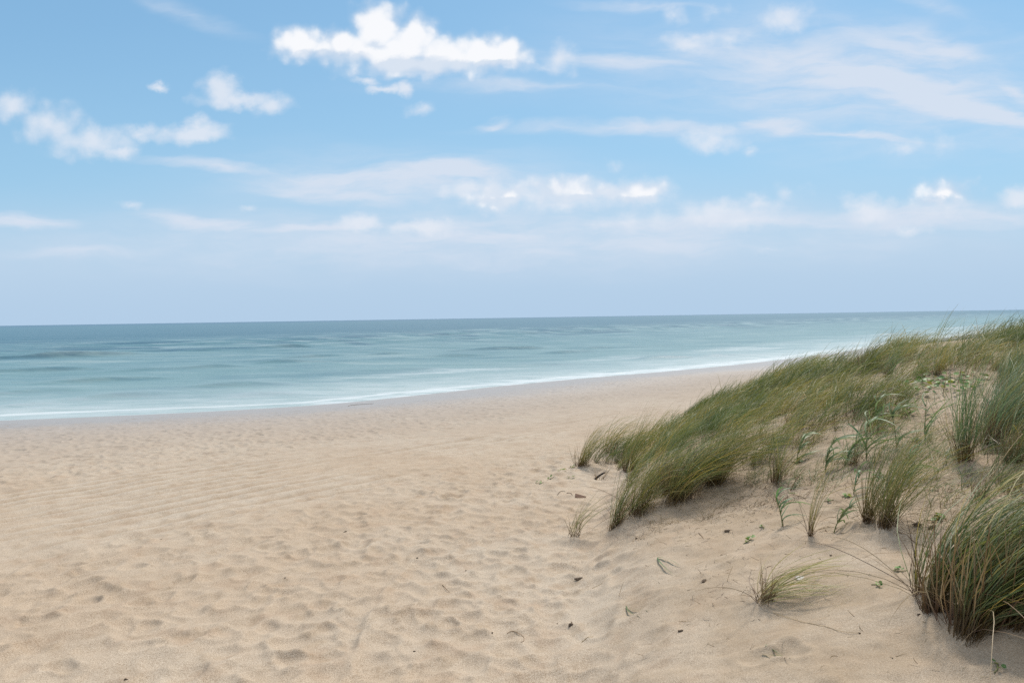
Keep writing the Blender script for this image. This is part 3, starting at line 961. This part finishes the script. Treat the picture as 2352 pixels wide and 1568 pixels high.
mass = []
for poly, nt, seed, xr, yr, L, wf, th1, dens in (
        (RIDGE, 6000, 5, (1.0, 24), (9, 34), 1.20, 0.00062, (74, 120), 0.9),
        (FARR, 7500, 6, (6, 40), (13, 45), 1.15, 0.00054, (72, 118), 1.0),
        (EDGE, 3800, 8, (4, 18), (6, 19), 1.05, 0.00056, (55, 110), 1.0)):
    pts, dep, rg = scatter(poly, nt, seed, xr, yr)
    keep = vnoise(pts[:, 0], pts[:, 1], 0.8, seed) + rg.random(len(pts)) * 0.5 > -0.05
    pts, dep = pts[keep], dep[keep]
    # each root point grows a clump of leaves that share a lean, a length and a tint
    nb = 27
    rep = np.repeat(np.arange(len(pts)), nb)
    jit = rg.normal(0, 0.075, (len(rep), 2))
    roots = np.stack([pts[rep, 0] + jit[:, 0], pts[rep, 1] + jit[:, 1], pts[rep, 2]], 1)
    roots[:, 2] = ground(roots[:, 0], roots[:, 1])
    Ls = L * (0.55 + 0.75 * rg.random(len(pts)) ** 1.3 + 0.5 * vnoise(pts[:, 0], pts[:, 1], 2.5, seed + 2))
    lo = rg.normal(0, 9, len(pts)) - 25 * (rg.random(len(pts)) < 0.15)
    big = blades(rg, 0, 0, 1.0, 1.0, (10, 44), th1, 6, 24, 0.88, seg=6, roots=roots, power=0.95, lmin=0.40, az_off=rg.normal(0, 14, len(pts))[rep], lean_off=lo[rep])
    V, F, U = big
    # scale each leaf about its root by the local length and set its width by distance
    k = 14
    r3 = np.repeat(roots, k, 0)
    cl = 0.5 * (V[0::2] + V[1::2])
    sd_ = 0.5 * (V[1::2] - V[0::2])
    ctr = np.repeat(cl, 2, 0)
    sid = np.empty_like(V)
    sid[0::2] = -sd_
    sid[1::2] = sd_
    lsc = np.repeat(Ls[rep], k)[:, None]
    wsc = np.repeat(np.maximum(0.0052, wf * dep[rep]), k)[:, None]
    V = r3 + (ctr - r3) * lsc + sid * wsc
    # patches of one tint
    tint = np.clip(0.38 + 1.0 * vnoise(pts[:, 0], pts[:, 1], 1.6, seed + 4) + rg.normal(0, 0.24, len(pts)), 0.0, 1.0)
    tint = np.where(rg.random(len(pts)) < 0.10, 1.0, tint)
    U[:, 0] = np.clip(np.repeat(tint[rep], k) * 0.7 + U[:, 0] * 0.45 - 0.10, 0, 1)
    mass.append((V, F, U))
    print('mass', len(pts), len(F))
V, F, U = merge(mass)
o = mesh_np('dune_grass', V, F, M_GREEN, U)
tag(o, "dense windblown grass covering the dune ridges", 'grass', kind='stuff')

# dead brown thatch in the bottom of the dense grass
parts = []
for poly, nt, seed, xr, yr in ((RIDGE, 2600, 15, (1.0, 24), (9, 34)), (FARR, 2200, 16, (6, 40), (13, 45)), (EDGE, 1800, 18, (4, 16), (6, 18))):
    pts, dep, rg = scatter(poly, nt, seed, xr, yr)
    rep = np.repeat(np.arange(len(pts)), 9)
    jit = rg.normal(0, 0.1, (len(rep), 2))
    roots = np.stack([pts[rep, 0] + jit[:, 0], pts[rep, 1] + jit[:, 1], 0 * jit[:, 0]], 1)
    roots[:, 2] = ground(roots[:, 0], roots[:, 1])
    parts.append(blades(rg, 0, 0, 0.34, 0.007, (0, 40), (30, 110), 0, 70, 0.6, seg=4, roots=roots))
V, F, U = merge(parts)
o = mesh_np('dead_grass', V, F, M_DRY, U)
tag(o, "brown dead grass thatch under the dense green grass", 'dead grass', kind='stuff')


# ------------------------------------------------------------------ plain materials for small things
def plain(name, col, rough=0.8, var=0.35, scale=40):
    m, t, out = new_mat(name)
    tc = t.n('ShaderNodeTexCoord')
    nz = t.noise(tc.outputs['Object'], scale, 4.0, 0.6)
    c = t.mix(t.smooth(nz, 0.3, 0.7), tuple(v * (1 - var) for v in col), tuple(min(1, v * (1 + var)) for v in col))
    b = t.n('ShaderNodeBsdfPrincipled')
    t.link(c, b.inputs['Base Color'])
    b.inputs['Roughness'].default_value = rough
    b.inputs['Specular IOR Level'].default_value = 0.2
    t.link(b.outputs[0], out.inputs[0])
    return m


M_DARK = plain('dark_scrap', (0.125, 0.092, 0.066), 0.9, 0.5)
PAL_K = [(0.0, (0.03, 0.024, 0.02)), (0.6, (0.09, 0.065, 0.05)), (1.0, (0.18, 0.13, 0.09))]
M_CHARDRY = leaf_mat('dried_plant', PAL_K, (0.03, 0.022, 0.018), (0.14, 0.10, 0.07), trans=0.0)
M_WOOD = plain('weathered_wood', (0.36, 0.23, 0.165), 0.85, 0.25, 60)
M_CHAR = plain('charred_wood', (0.022, 0.018, 0.016))
M_TWIG = plain('brown_twig', (0.25, 0.165, 0.10))
M_STRAW = plain('straw', (0.42, 0.32, 0.18))
M_SHELL = plain('white_shell', (0.50, 0.47, 0.44), 0.5, 0.08)
M_STEM = plain('green_stem', (0.20, 0.21, 0.09))


def tube(pts, radii, sides=6):
    """a bent round rod through pts; quads with closed ends"""
    pts = np.array(pts, float)
    n = len(pts)
    radii = np.full(n, radii) if np.isscalar(radii) else np.array(radii)
    tg = np.gradient(pts, axis=0)
    tg /= np.linalg.norm(tg, axis=1)[:, None] + 1e-9
    ref = np.array([0.31, 0.2, 0.93])
    V = []
    for i in range(n):
        a = np.cross(tg[i], ref)
        a /= np.linalg.norm(a) + 1e-9
        b = np.cross(tg[i], a)
        for k in range(sides):
            w = 2 * math.pi * k / sides
            V.append(pts[i] + radii[i] * (math.cos(w) * a + math.sin(w) * b))
    F = []
    for i in range(n - 1):
        for k in range(sides):
            k2 = (k + 1) % sides
            F.append((i * sides + k, i * sides + k2, (i + 1) * sides + k2, (i + 1) * sides + k))
    for e in (0, n - 1):
        o = len(V)
        V.append(pts[e])
        for k in range(0, sides, 2):
            F.append((o, e * sides + k, e * sides + (k + 1) % sides, e * sides + (k + 2) % sides))
    return np.array(V), np.array(F)


def bend(pts, n=10):
    """smooth curve through control points"""
    p = np.array(pts, float)
    tt = np.linspace(0, 1, len(p))
    q = np.linspace(0, 1, n)
    if len(p) < 3:
        return np.stack([np.interp(q, tt, p[:, i]) for i in range(3)], 1)
    k = min(len(p) - 1, 3)
    return np.stack([np.polyval(np.polyfit(tt, p[:, i], k), q) for i in range(3)], 1)


def on_sand(X, Y, lift=0.0):
    p, dep = hit(X, Y)
    p[2] = float(full_ground(p[0], p[1])) + lift
    return p, dep


def strip(pts, widths, roll=0.3, u=0.5):
    """one flat leaf along pts"""
    pts = np.array(pts, float)
    n = len(pts)
    tg = np.gradient(pts, axis=0)
    tg /= np.linalg.norm(tg, axis=1)[:, None] + 1e-9
    side = np.cross(tg, [0, 0, 1.0])
    side /= np.linalg.norm(side, axis=1)[:, None] + 1e-9
    nr = np.cross(side, tg)
    side = side * math.cos(roll) + nr * math.sin(roll)
    w = np.array(widths)[:, None] / 2
    V = np.empty((2 * n, 3))
    V[0::2] = pts - side * w
    V[1::2] = pts + side * w
    b = np.arange(n - 1) * 2
    F = np.stack([b, b + 1, b + 3, b + 2], 1)
    U = np.stack([np.full(2 * n, u), np.repeat(np.linspace(0.3, 0.95, n), 2)], 1)
    return V, F, U


# ------------------------------------------------------------------ broad-leaved dune plants
def broadleaf(X, Y, hpx, n, label, seed, lean=18, wind=0, spread=30, wpx=1.0, th1=(95, 135)):
    rg = np.random.default_rng(3000 + seed)
    p, dep = on_sand(X, Y)
    H = hpx * dep / FPX
    e = empty('broadleaf_plant', p)
    tag(e, label, 'plant', 'broad-leaved plants on the dune')
    la = R(lean)
    st = [np.array([0.0, 0, -0.03]), np.array([math.sin(la) * H * .3, 0.02, H * .45]), np.array([math.sin(la) * H * 1.0, 0.03, H * 0.95])]
    cv = bend(st, 9)
    V, F = tube(cv, np.linspace(0.0075, 0.003, 9) * max(1, dep / 9))
    mesh_np('stem', V, F, M_STEM, np.stack([np.full(len(V), .5), np.full(len(V), .5)], 1), parent=e)
    n = int(n * 1.7)
    ti = np.sort(rg.uniform(0.06, 0.85, n))
    roots = np.stack([np.interp(ti, np.linspace(0, 1, 9), cv[:, i]) for i in range(3)], 1)
    gl = lambda x, y: full_ground(x + p[0], y + p[1]) - p[2]
    V, F, U = blades(rg, n, 0, H * 1.15, 0.026 * wpx * max(1, dep / 10), (10, 50), th1, wind, spread, 0.75, seg=9, roots=roots, power=0.8, lmin=0.6, sink=0, ground_at=gl, kink=0.25)
    mesh_np('leaves', V, F, M_REED, U, parent=e)
    nd = 4
    V, F, U = blades(rg, nd, 0.03, H * 0.6, 0.010, (20, 60), (100, 150), wind + 180, 90, 0.5, seg=7, ground_at=gl, power=0.7)
    mesh_np('dry_leaves', V, F, M_DRY, U, parent=e)


BROAD = [
    (1895, 1085, 90, 9, "broad-leaved plant with pale bent-over leaves behind the slender tuft, largest of its kind", dict(wpx=1.25)),
    (1940, 1080, 70, 7, "low broad-leaved plant leaning right beside the largest broad-leaved plant", dict(lean=38)),
    (1798, 1205, 82, 7, "lone broad-leaved plant on bare sand left of the slender tuft, leaves kinked sideways", dict(lean=-14, wpx=0.9, spread=45)),
    (1830, 1062, 64, 6, "short broad-leaved plant at the lower edge of the dense ridge grass", dict()),
    (1990, 1060, 110, 8, "tall broad-leaved plant standing between the ridge grass and the bare sand patch", dict(lean=4)),
    (2060, 1030, 105, 8, "broad-leaved plant at the foot of the bare sand patch, stem curved left", dict(lean=-8)),
    (2125, 1020, 105, 6, "upright thin-leaved plant alone on the bare sand patch", dict(lean=3, wpx=0.8, th1=(40, 90))),
    (1915, 1230, 75, 6, "reddish-stemmed plant leaning far right out of the slender tuft", dict(lean=48)),
    (1960, 1135, 60, 5, "broken broad-leaved plant with drooping leaves above the twin tussock", dict(lean=30)),
    (2075, 1110, 80, 6, "dark broad-leaved plant to the right of the twin tussock", dict(lean=25)),
    (2010, 975, 70, 6, "broad-leaved plant poking out of the yellow end of the ridge grass", dict(lean=10)),
]
for k, (X, Y, hp, n, lab, kw) in enumerate(BROAD):
    broadleaf(X, Y, hp, n, lab, k, **kw)


# ------------------------------------------------------------------ round-leaved creeping plants
def round_leaves(rg, n, spread, size, lift=0.015, gl=None):
    Vs, Fs, Us = [], [], []
    K = 8
    o = 0
    for i in range(n):
        a, r = rg.uniform(0, 2 * math.pi), spread * math.sqrt(rg.random())
        c = np.array([r * math.cos(a), r * math.sin(a), 0])
        c[2] = (gl(c[0], c[1]) if gl else 0) + lift + rg.uniform(0, size * 1.1)
        s = size * rg.uniform(0.6, 1.2)
        tilt, taz = rg.uniform(0.1, 0.75), rg.uniform(0, 2 * math.pi)
        M = np.array(Matrix.Rotation(taz, 3, 'Z') @ Matrix.Rotation(tilt, 3, 'X'))
        ring = []
        for k in range(K):
            w = 2 * math.pi * k / K
            rr = s * (1.0 if k else 0.65)
            ring.append((rr * math.cos(w), rr * 0.85 * math.sin(w), s * 0.18))
        pts = np.array([(0, 0, 0)] + ring) @ M.T + c
        Vs.append(pts)
        Fs.append(np.array([(o, o + 1 + k, o + 1 + (k + 1) % K, o + 1 + (k + 2) % K) for k in range(0, K, 2)]))
        u = rg.random()
        Us.append(np.stack([np.full(K + 1, u), np.full(K + 1, 0.6)], 1))
        o += K + 1
    return np.vstack(Vs), np.vstack(Fs), np.vstack(Us)


def creeper(X, Y, wpx, n, label, seed, runner=True):
    rg = np.random.default_rng(5000 + seed)
    p, dep = on_sand(X, Y)
    e = empty('creeping_plant', p)
    tag(e, label, 'plant', 'small round-leaved plants on the sand')
    W = wpx * dep / FPX
    gl = lambda x, y: float(full_ground(x + p[0], y + p[1]) - p[2])
    V, F, U = round_leaves(rg, n, W * 0.45, max(0.016, W * 0.20), gl=gl)
    mesh_np('leaves', V, F, M_LEAF, U, parent=e)
    if runner:
        a = rg.uniform(0, 6.28)
        pts = [np.array([math.cos(a + .4 * math.sin(q * 5)) * q * W * .6, math.sin(a) * q * W * .6, 0]) for q in np.linspace(-1, 1, 9)]
        for q in pts:
            q[2] = gl(q[0], q[1]) + 0.006
        V, F = tube(pts, 0.004)
        mesh_np('runner', V, F, M_STEM, None, parent=e)


CREEP = [
    (1720, 1241, 28, 12, "bright green round-leaved plant alone in the middle of the foreground sand"),
    (1752, 1213, 16, 4, "few small green leaves beside a dark scrap near the lone broad-leaved plant"),
    (1836, 1060, 26, 9, "round-leaved plant on sand below the dense ridge grass, right of the sparse spiky tussock"),
    (1905, 1150, 18, 7, "tiny round-leaved plant just left of the twin tussock's leaves"),
    (1945, 1142, 26, 8, "flat round-leaved plant at the left foot of the twin tussock"),
    (2155, 1186, 36, 11, "dark green flat plant beside a dried dark clump right of the twin tussock"),
    (2065, 1308, 26, 8, "dark green leaf cluster in front of the big corner tussock"),
    (2015, 1354, 22, 6, "pale green leaf cluster on sand left of the big corner tussock"),
    (2130, 1270, 14, 5, "small green sprig at the left edge of the big corner tussock"),
    (2290, 1532, 34, 6, "green leaves on shaded sand in the lower corner below the big tussock"),
    (2105, 1012, 30, 10, "green creeper on sand beside the upright thin-leaved plant"),
    (2085, 1062, 26, 9, "green creeper in the sandy gap left of the fresh blue-green tussock"),
    (2015, 1095, 26, 9, "creeper under the tall broad-leaved plant"),
    (1240, 1108, 18, 4, "lowest of the green leaves trailing down the dune foot towards the beach"),
    (1264, 1098, 16, 4, "second lowest of the green leaves trailing down the dune foot"),
    (1290, 1084, 20, 5, "green leaves halfway along the trail at the dune foot"),
    (1315, 1073, 16, 4, "topmost green leaves of the trail, next to the leftmost tussock"),
    (1310, 1097, 20, 4, "yellowish leaves on pale sand under the leftmost tussock"),
]
for k, (X, Y, w, n, lab) in enumerate(CREEP):
    creeper(X, Y, w, n, lab, k)

# mat of the same plants, too dense to count
MAT = [(2020, 905), (2060, 880), (2130, 862), (2240, 858), (2285, 872), (2240, 895), (2190, 908), (2110, 915), (2070, 935), (2150, 950), (2140, 975), (2075, 960)]
pts, dep, rg = scatter(MAT, 26000, 77, (4, 30), (8, 26))
kp = vnoise(pts[:, 0], pts[:, 1], 0.8, 6) + 0.3 * rg.random(len(pts)) > 0.12
pts = pts[kp][:1500]
parts = []
for q in pts:
    V, F, U = round_leaves(rg, 1, 0.0, 0.05)
    parts.append((V + [q[0], q[1], float(q[2])], F, U))
if parts:
    V, F, U = merge(parts)
    o = mesh_np('ground_cover', V, F, M_LEAF, U)
    tag(o, "mat of yellow-green creeping leaves on the dune hollow", 'ground cover', kind='stuff')


# ------------------------------------------------------------------ scraps, twigs, stalks
def scrap(X, Y, px, label, seed, mat=M_DARK, group=None, flat=0.45, name='plant_scrap', cat='scrap'):
    rg = np.random.default_rng(7000 + seed)
    p, dep = on_sand(X, Y)
    s = px * dep / FPX / 2 * 0.62
    import bmesh
    bm = bmesh.new()
    bmesh.ops.create_icosphere(bm, subdivisions=3, radius=1.0)
    ph = rg.uniform(0, 6, 6)
    for v in bm.verts:
        c = v.co.copy()
        k = 1 + 0.5 * math.sin(3 * c.x + ph[0]) * math.sin(2.5 * c.y + ph[1]) + 0.36 * math.sin(6 * c.y + ph[2] + 3 * c.z) + 0.16 * math.sin(11 * c.x + ph[3])
        v.co = (c.x * k * s, c.y * k * s * 0.6, c.z * k * s * flat)
    me = bpy.data.meshes.new(name)
    bm.to_mesh(me)
    bm.free()
    me.materials.append(mat)
    for f in me.polygons:
        f.use_smooth = True
    o = bpy.data.objects.new(name, me)
    o.location = p + np.array([0, 0, s * flat * 0.45])
    o.rotation_euler = (rg.uniform(-.2, .2), rg.uniform(-.2, .2), rg.uniform(0, 6))
    C.objects.link(o)
    tag(o, label, cat, group)
    if px >= 18:                       # dried tufts: short dark blades splayed over the lump
        V, F, U = blades(rg, 26, s * 0.7, s * 2.6, max(0.004, s * 0.10), (55, 85), (80, 115), 0, 180, 0.0, seg=4, lmin=0.3)
        f = mesh_np('dry_blades', V, F, M_CHARDRY, U, parent=o)
    return o


SCR = [
    (792, 1221, 11, "larger dark scrap on the open beach, farther from the camera"),
    (958, 1277, 10, "dark scrap on the open beach, nearer and to the right of the larger one"),
    (952, 1495, 10, "small dark sliver on the near sand at the bottom of the beach"),
    (290, 1577 - 12, 12, "dark scrap at the very bottom of the beach, by the frame edge"),
    (370, 1238, 5, "tiny dark speck on the trodden beach at far left"),
    (1329, 1332, 20, "flat dark dried plant tuft on the near sand, higher of two"),
    (1311, 1439, 20, "flat dark dried plant tuft on the near sand, lower of two"),
    (1617, 1335, 22, "dark seed pod cluster in the foreground dune sand"),
    (1671, 1222, 18, "brown curled scrap on sand left of the bright green plant"),
    (1563, 1443, 16, "dark scrap at the bottom of the dune sand right of the bent green blades"),
    (2050, 1510, 8, "small dark speck on sand near the lower corner"),
    (1975, 1460, 9, "brown seed head at the end of a fallen straw"),
    (2108, 1210, 34, "dried dark plant clump right of the twin tussock"),
    (2140, 1213, 26, "second dried dark clump touching the dark green flat plant"),
    (1908, 1274, 9, "dark scrap on sand below the slender tuft, left of two"),
    (1921, 1222, 8, "dark scrap on sand under the slender tuft's leaves"),
    (2110, 1365 + 70, 12, "dark scrap at the foot of the big corner tussock"),
    (1462, 1238, 8, "brown scrap in pale sand under the lowest front tussock"),
    (1130, 1455, 8, "brown scrap in a hollow of the near beach"),
    (1280, 1490 - 60, 7, "dark fleck beside the lower dried plant tuft"),
    (655, 1330, 5, "dark fleck in the middle of the trodden beach"),
    (1070, 1310, 6, "brown fleck right of the dark scraps on the beach"),
]
for k, (X, Y, px, lab) in enumerate(SCR):
    scrap(X, Y, px, lab, k, group='dark scraps lying on the sand')


def rod(name, cat, label, pix, rad, mat, lift=0.004, heights=None, group=None, n=10):
    P3 = []
    for i, (X, Y) in enumerate(pix):
        q, dep = on_sand(X, Y, lift)
        if heights:
            q[2] += heights[i]
        P3.append(q)
    cv = bend(P3, n)
    if not heights:
        cv[:, 2] = np.maximum(cv[:, 2], full_ground(cv[:, 0], cv[:, 1]) + lift)
    base = cv[0].copy()
    V, F = tube(cv - base, np.linspace(rad, rad * 0.6, n))
    o = mesh_np(name, V, F, mat)
    o.location = base
    tag(o, label, cat, group)
    return o


def stalk(X, Y, dx, hpx, rad, mat, label, name='dry_stalk', cat='stalk', dy=0.0, sag=0.0):
    """a stem that stands in the sand and leans"""
    p, dep = on_sand(X, Y)
    k = dep / FPX
    top = np.array([dx * k, dy, hpx * k])
    mid = top * 0.5 + np.array([0, 0, sag])
    V, F = tube(bend([np.array([0, 0, -0.03]), mid, top], 10), np.linspace(rad, rad * 0.5, 10))
    o = mesh_np(name, V, F, mat)
    o.location = p
    tag(o, label, cat, 'dry stalks in the sand')


G_TW = 'twigs lying on the sand'
rod('twig', 'twig', "curly root loop lying on the near beach sand", [(1165, 1453), (1180, 1452), (1198, 1458), (1203, 1470), (1196, 1478)], 0.0035, M_TWIG, group=G_TW, n=16)
rod('twig', 'twig', "thin brown twig at the lower middle of the beach", [(1016, 1343), (1032, 1349)], 0.004, M_TWIG, group=G_TW)
rod('twig', 'twig', "short pale twig crossing the near sand above the dried tufts", [(1360, 1348), (1384, 1341)], 0.0035, M_STRAW, group=G_TW)
rod('twig', 'twig', "pale straw lying near the foot of the dune, below the lower dried tuft", [(1336, 1470), (1362, 1455)], 0.0035, M_STRAW, group=G_TW)
rod('twig', 'twig', "dark curved twig on sand left of the wood scrap", [(1280, 1135), (1288, 1129), (1298, 1128)], 0.007, M_DARK, group=G_TW)
rod('twig', 'twig', "dark bent twig touching the wood scrap's left side", [(1302, 1132), (1309, 1131), (1314, 1137)], 0.009, M_DARK, group=G_TW)
rod('twig', 'twig', "forked brown root below the bright green plant", [(1605, 1224), (1612, 1234), (1616, 1242)], 0.004, M_TWIG, group=G_TW)
rod('twig', 'twig', "long thin dead stem curving across sand beside the bleached tussock", [(1775, 1412), (1850, 1430), (1920, 1452), (1973, 1459)], 0.0022, M_STRAW, group=G_TW, n=16)
rod('twig', 'twig', "brown dead stem lying right of the twin tussock", [(2060, 1228), (2100, 1240), (2135, 1252)], 0.0045, M_TWIG, group=G_TW)
rod('twig', 'twig', "pale dead stem lying under the sparse spiky tussock", [(1815, 1130), (1835, 1142), (1850, 1147)], 0.006, M_STRAW, group=G_TW)
rod('twig', 'twig', "short dark twig between the slender tuft and the twin tussock", [(1895, 1220), (1900, 1230)], 0.004, M_TWIG, group=G_TW)
rod('twig', 'twig', "dark line of weed at the water's edge", [(800, 933), (812, 929), (826, 931), (842, 927), (858, 927)], 0.02, M_DARK, group=G_TW)

stalk(1668, 1335, 16, 36, 0.003, M_STRAW, "pale straw standing in the foreground sand, left of two")
stalk(1742, 1338, 14, 40, 0.003, M_STRAW, "pale straw standing in the foreground sand, right of two")
stalk(1420, 1370, 14, 36, 0.0025, M_STRAW, "faint pale straw standing at the edge of the trodden beach")
stalk(2248, 1160, 100, 150, 0.007, M_STRAW, "tall tan reed stem leaning right at the frame edge", sag=0.05)
stalk(1812, 1127, 38, 52, 0.007, M_TWIG, "reddish dead stem leaning right beside the sparse spiky tussock", sag=0.02)
stalk(2165, 905, 6, 34, 0.008, M_TWIG, "brown dead stalk standing in the creeping mat")
stalk(2200, 880, 8, 36, 0.008, M_TWIG, "brown dead stalk standing behind the creeping mat")


def fallen_blades(label, leaves, w, u):
    pts0, dep = on_sand(*leaves[0][0])
    parts = []
    for lf in leaves:
        P3 = []
        for i, (X, Y) in enumerate(lf):
            q, d_ = on_sand(X, Y, 0.012 + 0.02 * (i == 1))
            P3.append(q - pts0)
        n = 9
        cv = bend(P3, n)
        ww = w * np.array([.75, .95, 1, 1, .95, .85, .7, .45, .12])
        parts.append(strip(cv, ww, 0.35, u))
    V, F, U = merge(parts)
    o = mesh_np('fallen_leaf', V, F, M_REED, U)
    o.location = pts0
    tag(o, label, 'leaf', 'fallen green leaves')


fallen_blades("bent green blade folded into a V in the foreground dune sand", [[(1510, 1284), (1535, 1290), (1562, 1298)], [(1510, 1284), (1520, 1300), (1546, 1312)]], 0.020, 0.2)
fallen_blades("bent green blade folded into a V nearer the bottom of the beach", [[(1438, 1391), (1460, 1394), (1490, 1400)], [(1438, 1391), (1448, 1404), (1472, 1414)]], 0.018, 0.3)
fallen_blades("bundle of dull green blades lying in the sand at the bottom centre", [[(1757, 1490), (1785, 1497), (1820, 1512)], [(1750, 1500), (1775, 1508), (1798, 1520)], [(1760, 1486), (1790, 1502), (1816, 1520)]], 0.012, 0.5)

# piece of board
p, dep = on_sand(1333, 1142)
import bmesh
bm = bmesh.new()
bmesh.ops.create_cube(bm, size=1.0)
for v in bm.verts:
    v.co.x *= 0.21 + (0.02 if v.co.z > 0 else 0)
    v.co.y *= 0.030
    v.co.z *= 0.085
    if v.co.x > 0:
        v.co.z *= 0.75
bmesh.ops.bevel(bm, geom=bm.edges[:], offset=0.004, segments=2, affect='EDGES')
me = bpy.data.meshes.new('wood_scrap')
bm.to_mesh(me)
bm.free()
me.materials.append(M_WOOD)
o = bpy.data.objects.new('wood_scrap', me)
o.location = p + np.array([0, 0, 0.022])
o.rotation_euler = (R(-38), R(10), R(-14))
C.objects.link(o)
tag(o, "small pinkish board scrap lying on the slope left of the dense grass", 'wood scrap')

# charred stump with fine twigs
p, dep = on_sand(1374, 1096)
e = empty('charred_stump', p)
tag(e, "blackened stump with thin twigs in the sand beside the leftmost tussock", 'stump')
k = dep / FPX
V, F = tube(bend([np.array([-10 * k, 0, -0.01]), np.array([2 * k, .02, 10 * k]), np.array([16 * k, .05, 17 * k])], 8), np.linspace(.03, .017, 8), 8)
mesh_np('stump_wood', V, F, M_CHAR, parent=e)
rg = np.random.default_rng(4)
V, F, U = blades(rg, 26, 0.09, 62 * k, 0.008, (5, 60), (30, 95), 10, 70, 0.6, seg=6)
mesh_np('twigs', V, F, M_DRY, U, parent=e)

# pale shell half buried
p, dep = on_sand(1842, 1330)
k = dep / FPX
nr_, na_ = 6, 20
V = []
for i in range(nr_):
    q = i / (nr_ - 1)
    for j in range(na_):
        a = 2 * math.pi * j / na_
        rib = 1 + 0.04 * math.sin(9 * a) * q
        V.append((14 * k * q * rib * math.cos(a), 12 * k * q * rib * math.sin(a), 0.008 * (1 - q * q)))
F = []
for i in range(nr_ - 1):
    for j in range(na_):
        F.append((i * na_ + j, i * na_ + (j + 1) % na_, (i + 1) * na_ + (j + 1) % na_, (i + 1) * na_ + j))
o = mesh_np('white_scrap', np.array(V), np.array(F), M_SHELL)
o.location = p + np.array([0, 0, -0.004])
o.rotation_euler = (R(6), R(-4), 0)
tag(o, "flat white scrap half buried behind the bleached tussock", 'scrap')

# litter of dead grass bits caught on the dune sand: past counting
rg = np.random.default_rng(21)
n = 75000
x = rg.uniform(-0.5, 16, n)
y = rg.uniform(4.5, 20, n)
s = sdist(x, y, TOE)
px, py, dep = to_pix(x, y, ground(x, y))
dens = sstep(s, 0.2, 2.0) * (0.12 + 0.9 * sstep(vnoise(x, y, 1.5, 8), -0.05, 0.35)) * np.where(py > 1260, 0.35, 1.0)
kp = (rg.random(n) < dens) & (px < 2420) & (py < 1600)
x, y = x[kp], y[kp]
z = full_ground(x, y)
roots = np.stack([x, y, z], 1)
gl = lambda a, b: full_ground(a, b)
V, F, U = blades(rg, 0, 0, 0.15, 0.0055, (62, 88), (88, 100), 0, 80, 0.5, seg=4, roots=roots, sink=0.0, ground_at=gl, clear=0.006, lmin=0.2)
o = mesh_np('grass_litter', V, F, M_DRY, U)
tag(o, "scattered bits of dead grass on the dune sand", 'litter', kind='stuff')

# loose shoots and stubble between the tussocks: past counting
SPARSE = [(1690, 1100), (1800, 1060), (1950, 1030), (2090, 975), (2160, 1000), (2230, 1090), (2352, 1110), (2400, 1230), (2200, 1170), (2080, 1150), (1960, 1120), (1840, 1140), (1740, 1130)]
pts, dep, rg = scatter(SPARSE, 5200, 31, (2, 14), (6, 18))
kp = vnoise(pts[:, 0], pts[:, 1], 1.2, 14) + 0.4 * rg.random(len(pts)) > 0.16
pts, dep = pts[kp], dep[kp]
rep_ = np.repeat(np.arange(len(pts)), 7)
jit = rg.normal(0, 0.035, (len(rep_), 2))
roots = np.stack([pts[rep_, 0] + jit[:, 0], pts[rep_, 1] + jit[:, 1], 0 * jit[:, 0]], 1)
roots[:, 2] = full_ground(roots[:, 0], roots[:, 1])
V, F, U = blades(rg, 0, 0, 0.52, 0.0062, (0, 45), (70, 125), 5, 45, 0.75, seg=6, roots=roots, power=0.9, lmin=0.25, ground_at=full_ground)
o = mesh_np('sparse_grass', V, F, M_BLUE, U)
tag(o, "loose green shoots scattered over the dune sand", 'grass', kind='stuff')

# dead stubble and bent brown stems around and between the tussocks
STUB = [(1400, 1225), (1460, 1205), (1560, 1185), (1700, 1135), (1800, 1110), (2000, 1060), (2110, 960), (2200, 900), (2352, 880), (2400, 1250), (2250, 1200), (2080, 1240), (1960, 1225), (1830, 1160), (1700, 1170), (1560, 1215), (1430, 1250)]
pts, dep, rg = scatter(STUB, 5200, 51, (0, 18), (5, 24))
kp = vnoise(pts[:, 0], pts[:, 1], 1.0, 24) + 0.4 * rg.random(len(pts)) > 0.03
pts = pts[kp]
rep_ = np.repeat(np.arange(len(pts)), 6)
jit = rg.normal(0, 0.06, (len(rep_), 2))
roots = np.stack([pts[rep_, 0] + jit[:, 0], pts[rep_, 1] + jit[:, 1], 0 * jit[:, 0]], 1)
roots[:, 2] = full_ground(roots[:, 0], roots[:, 1])
V, F, U = blades(rg, 0, 0, 0.40, 0.0058, (5, 75), (85, 140), 0, 70, 0.6, seg=6, roots=roots, power=0.8, lmin=0.2, ground_at=full_ground, kink=0.3)
o = mesh_np('dead_stubble', V, F, M_DRY, U)
tag(o, "dead brown stems lying between the dune tussocks", 'dead grass', kind='stuff')
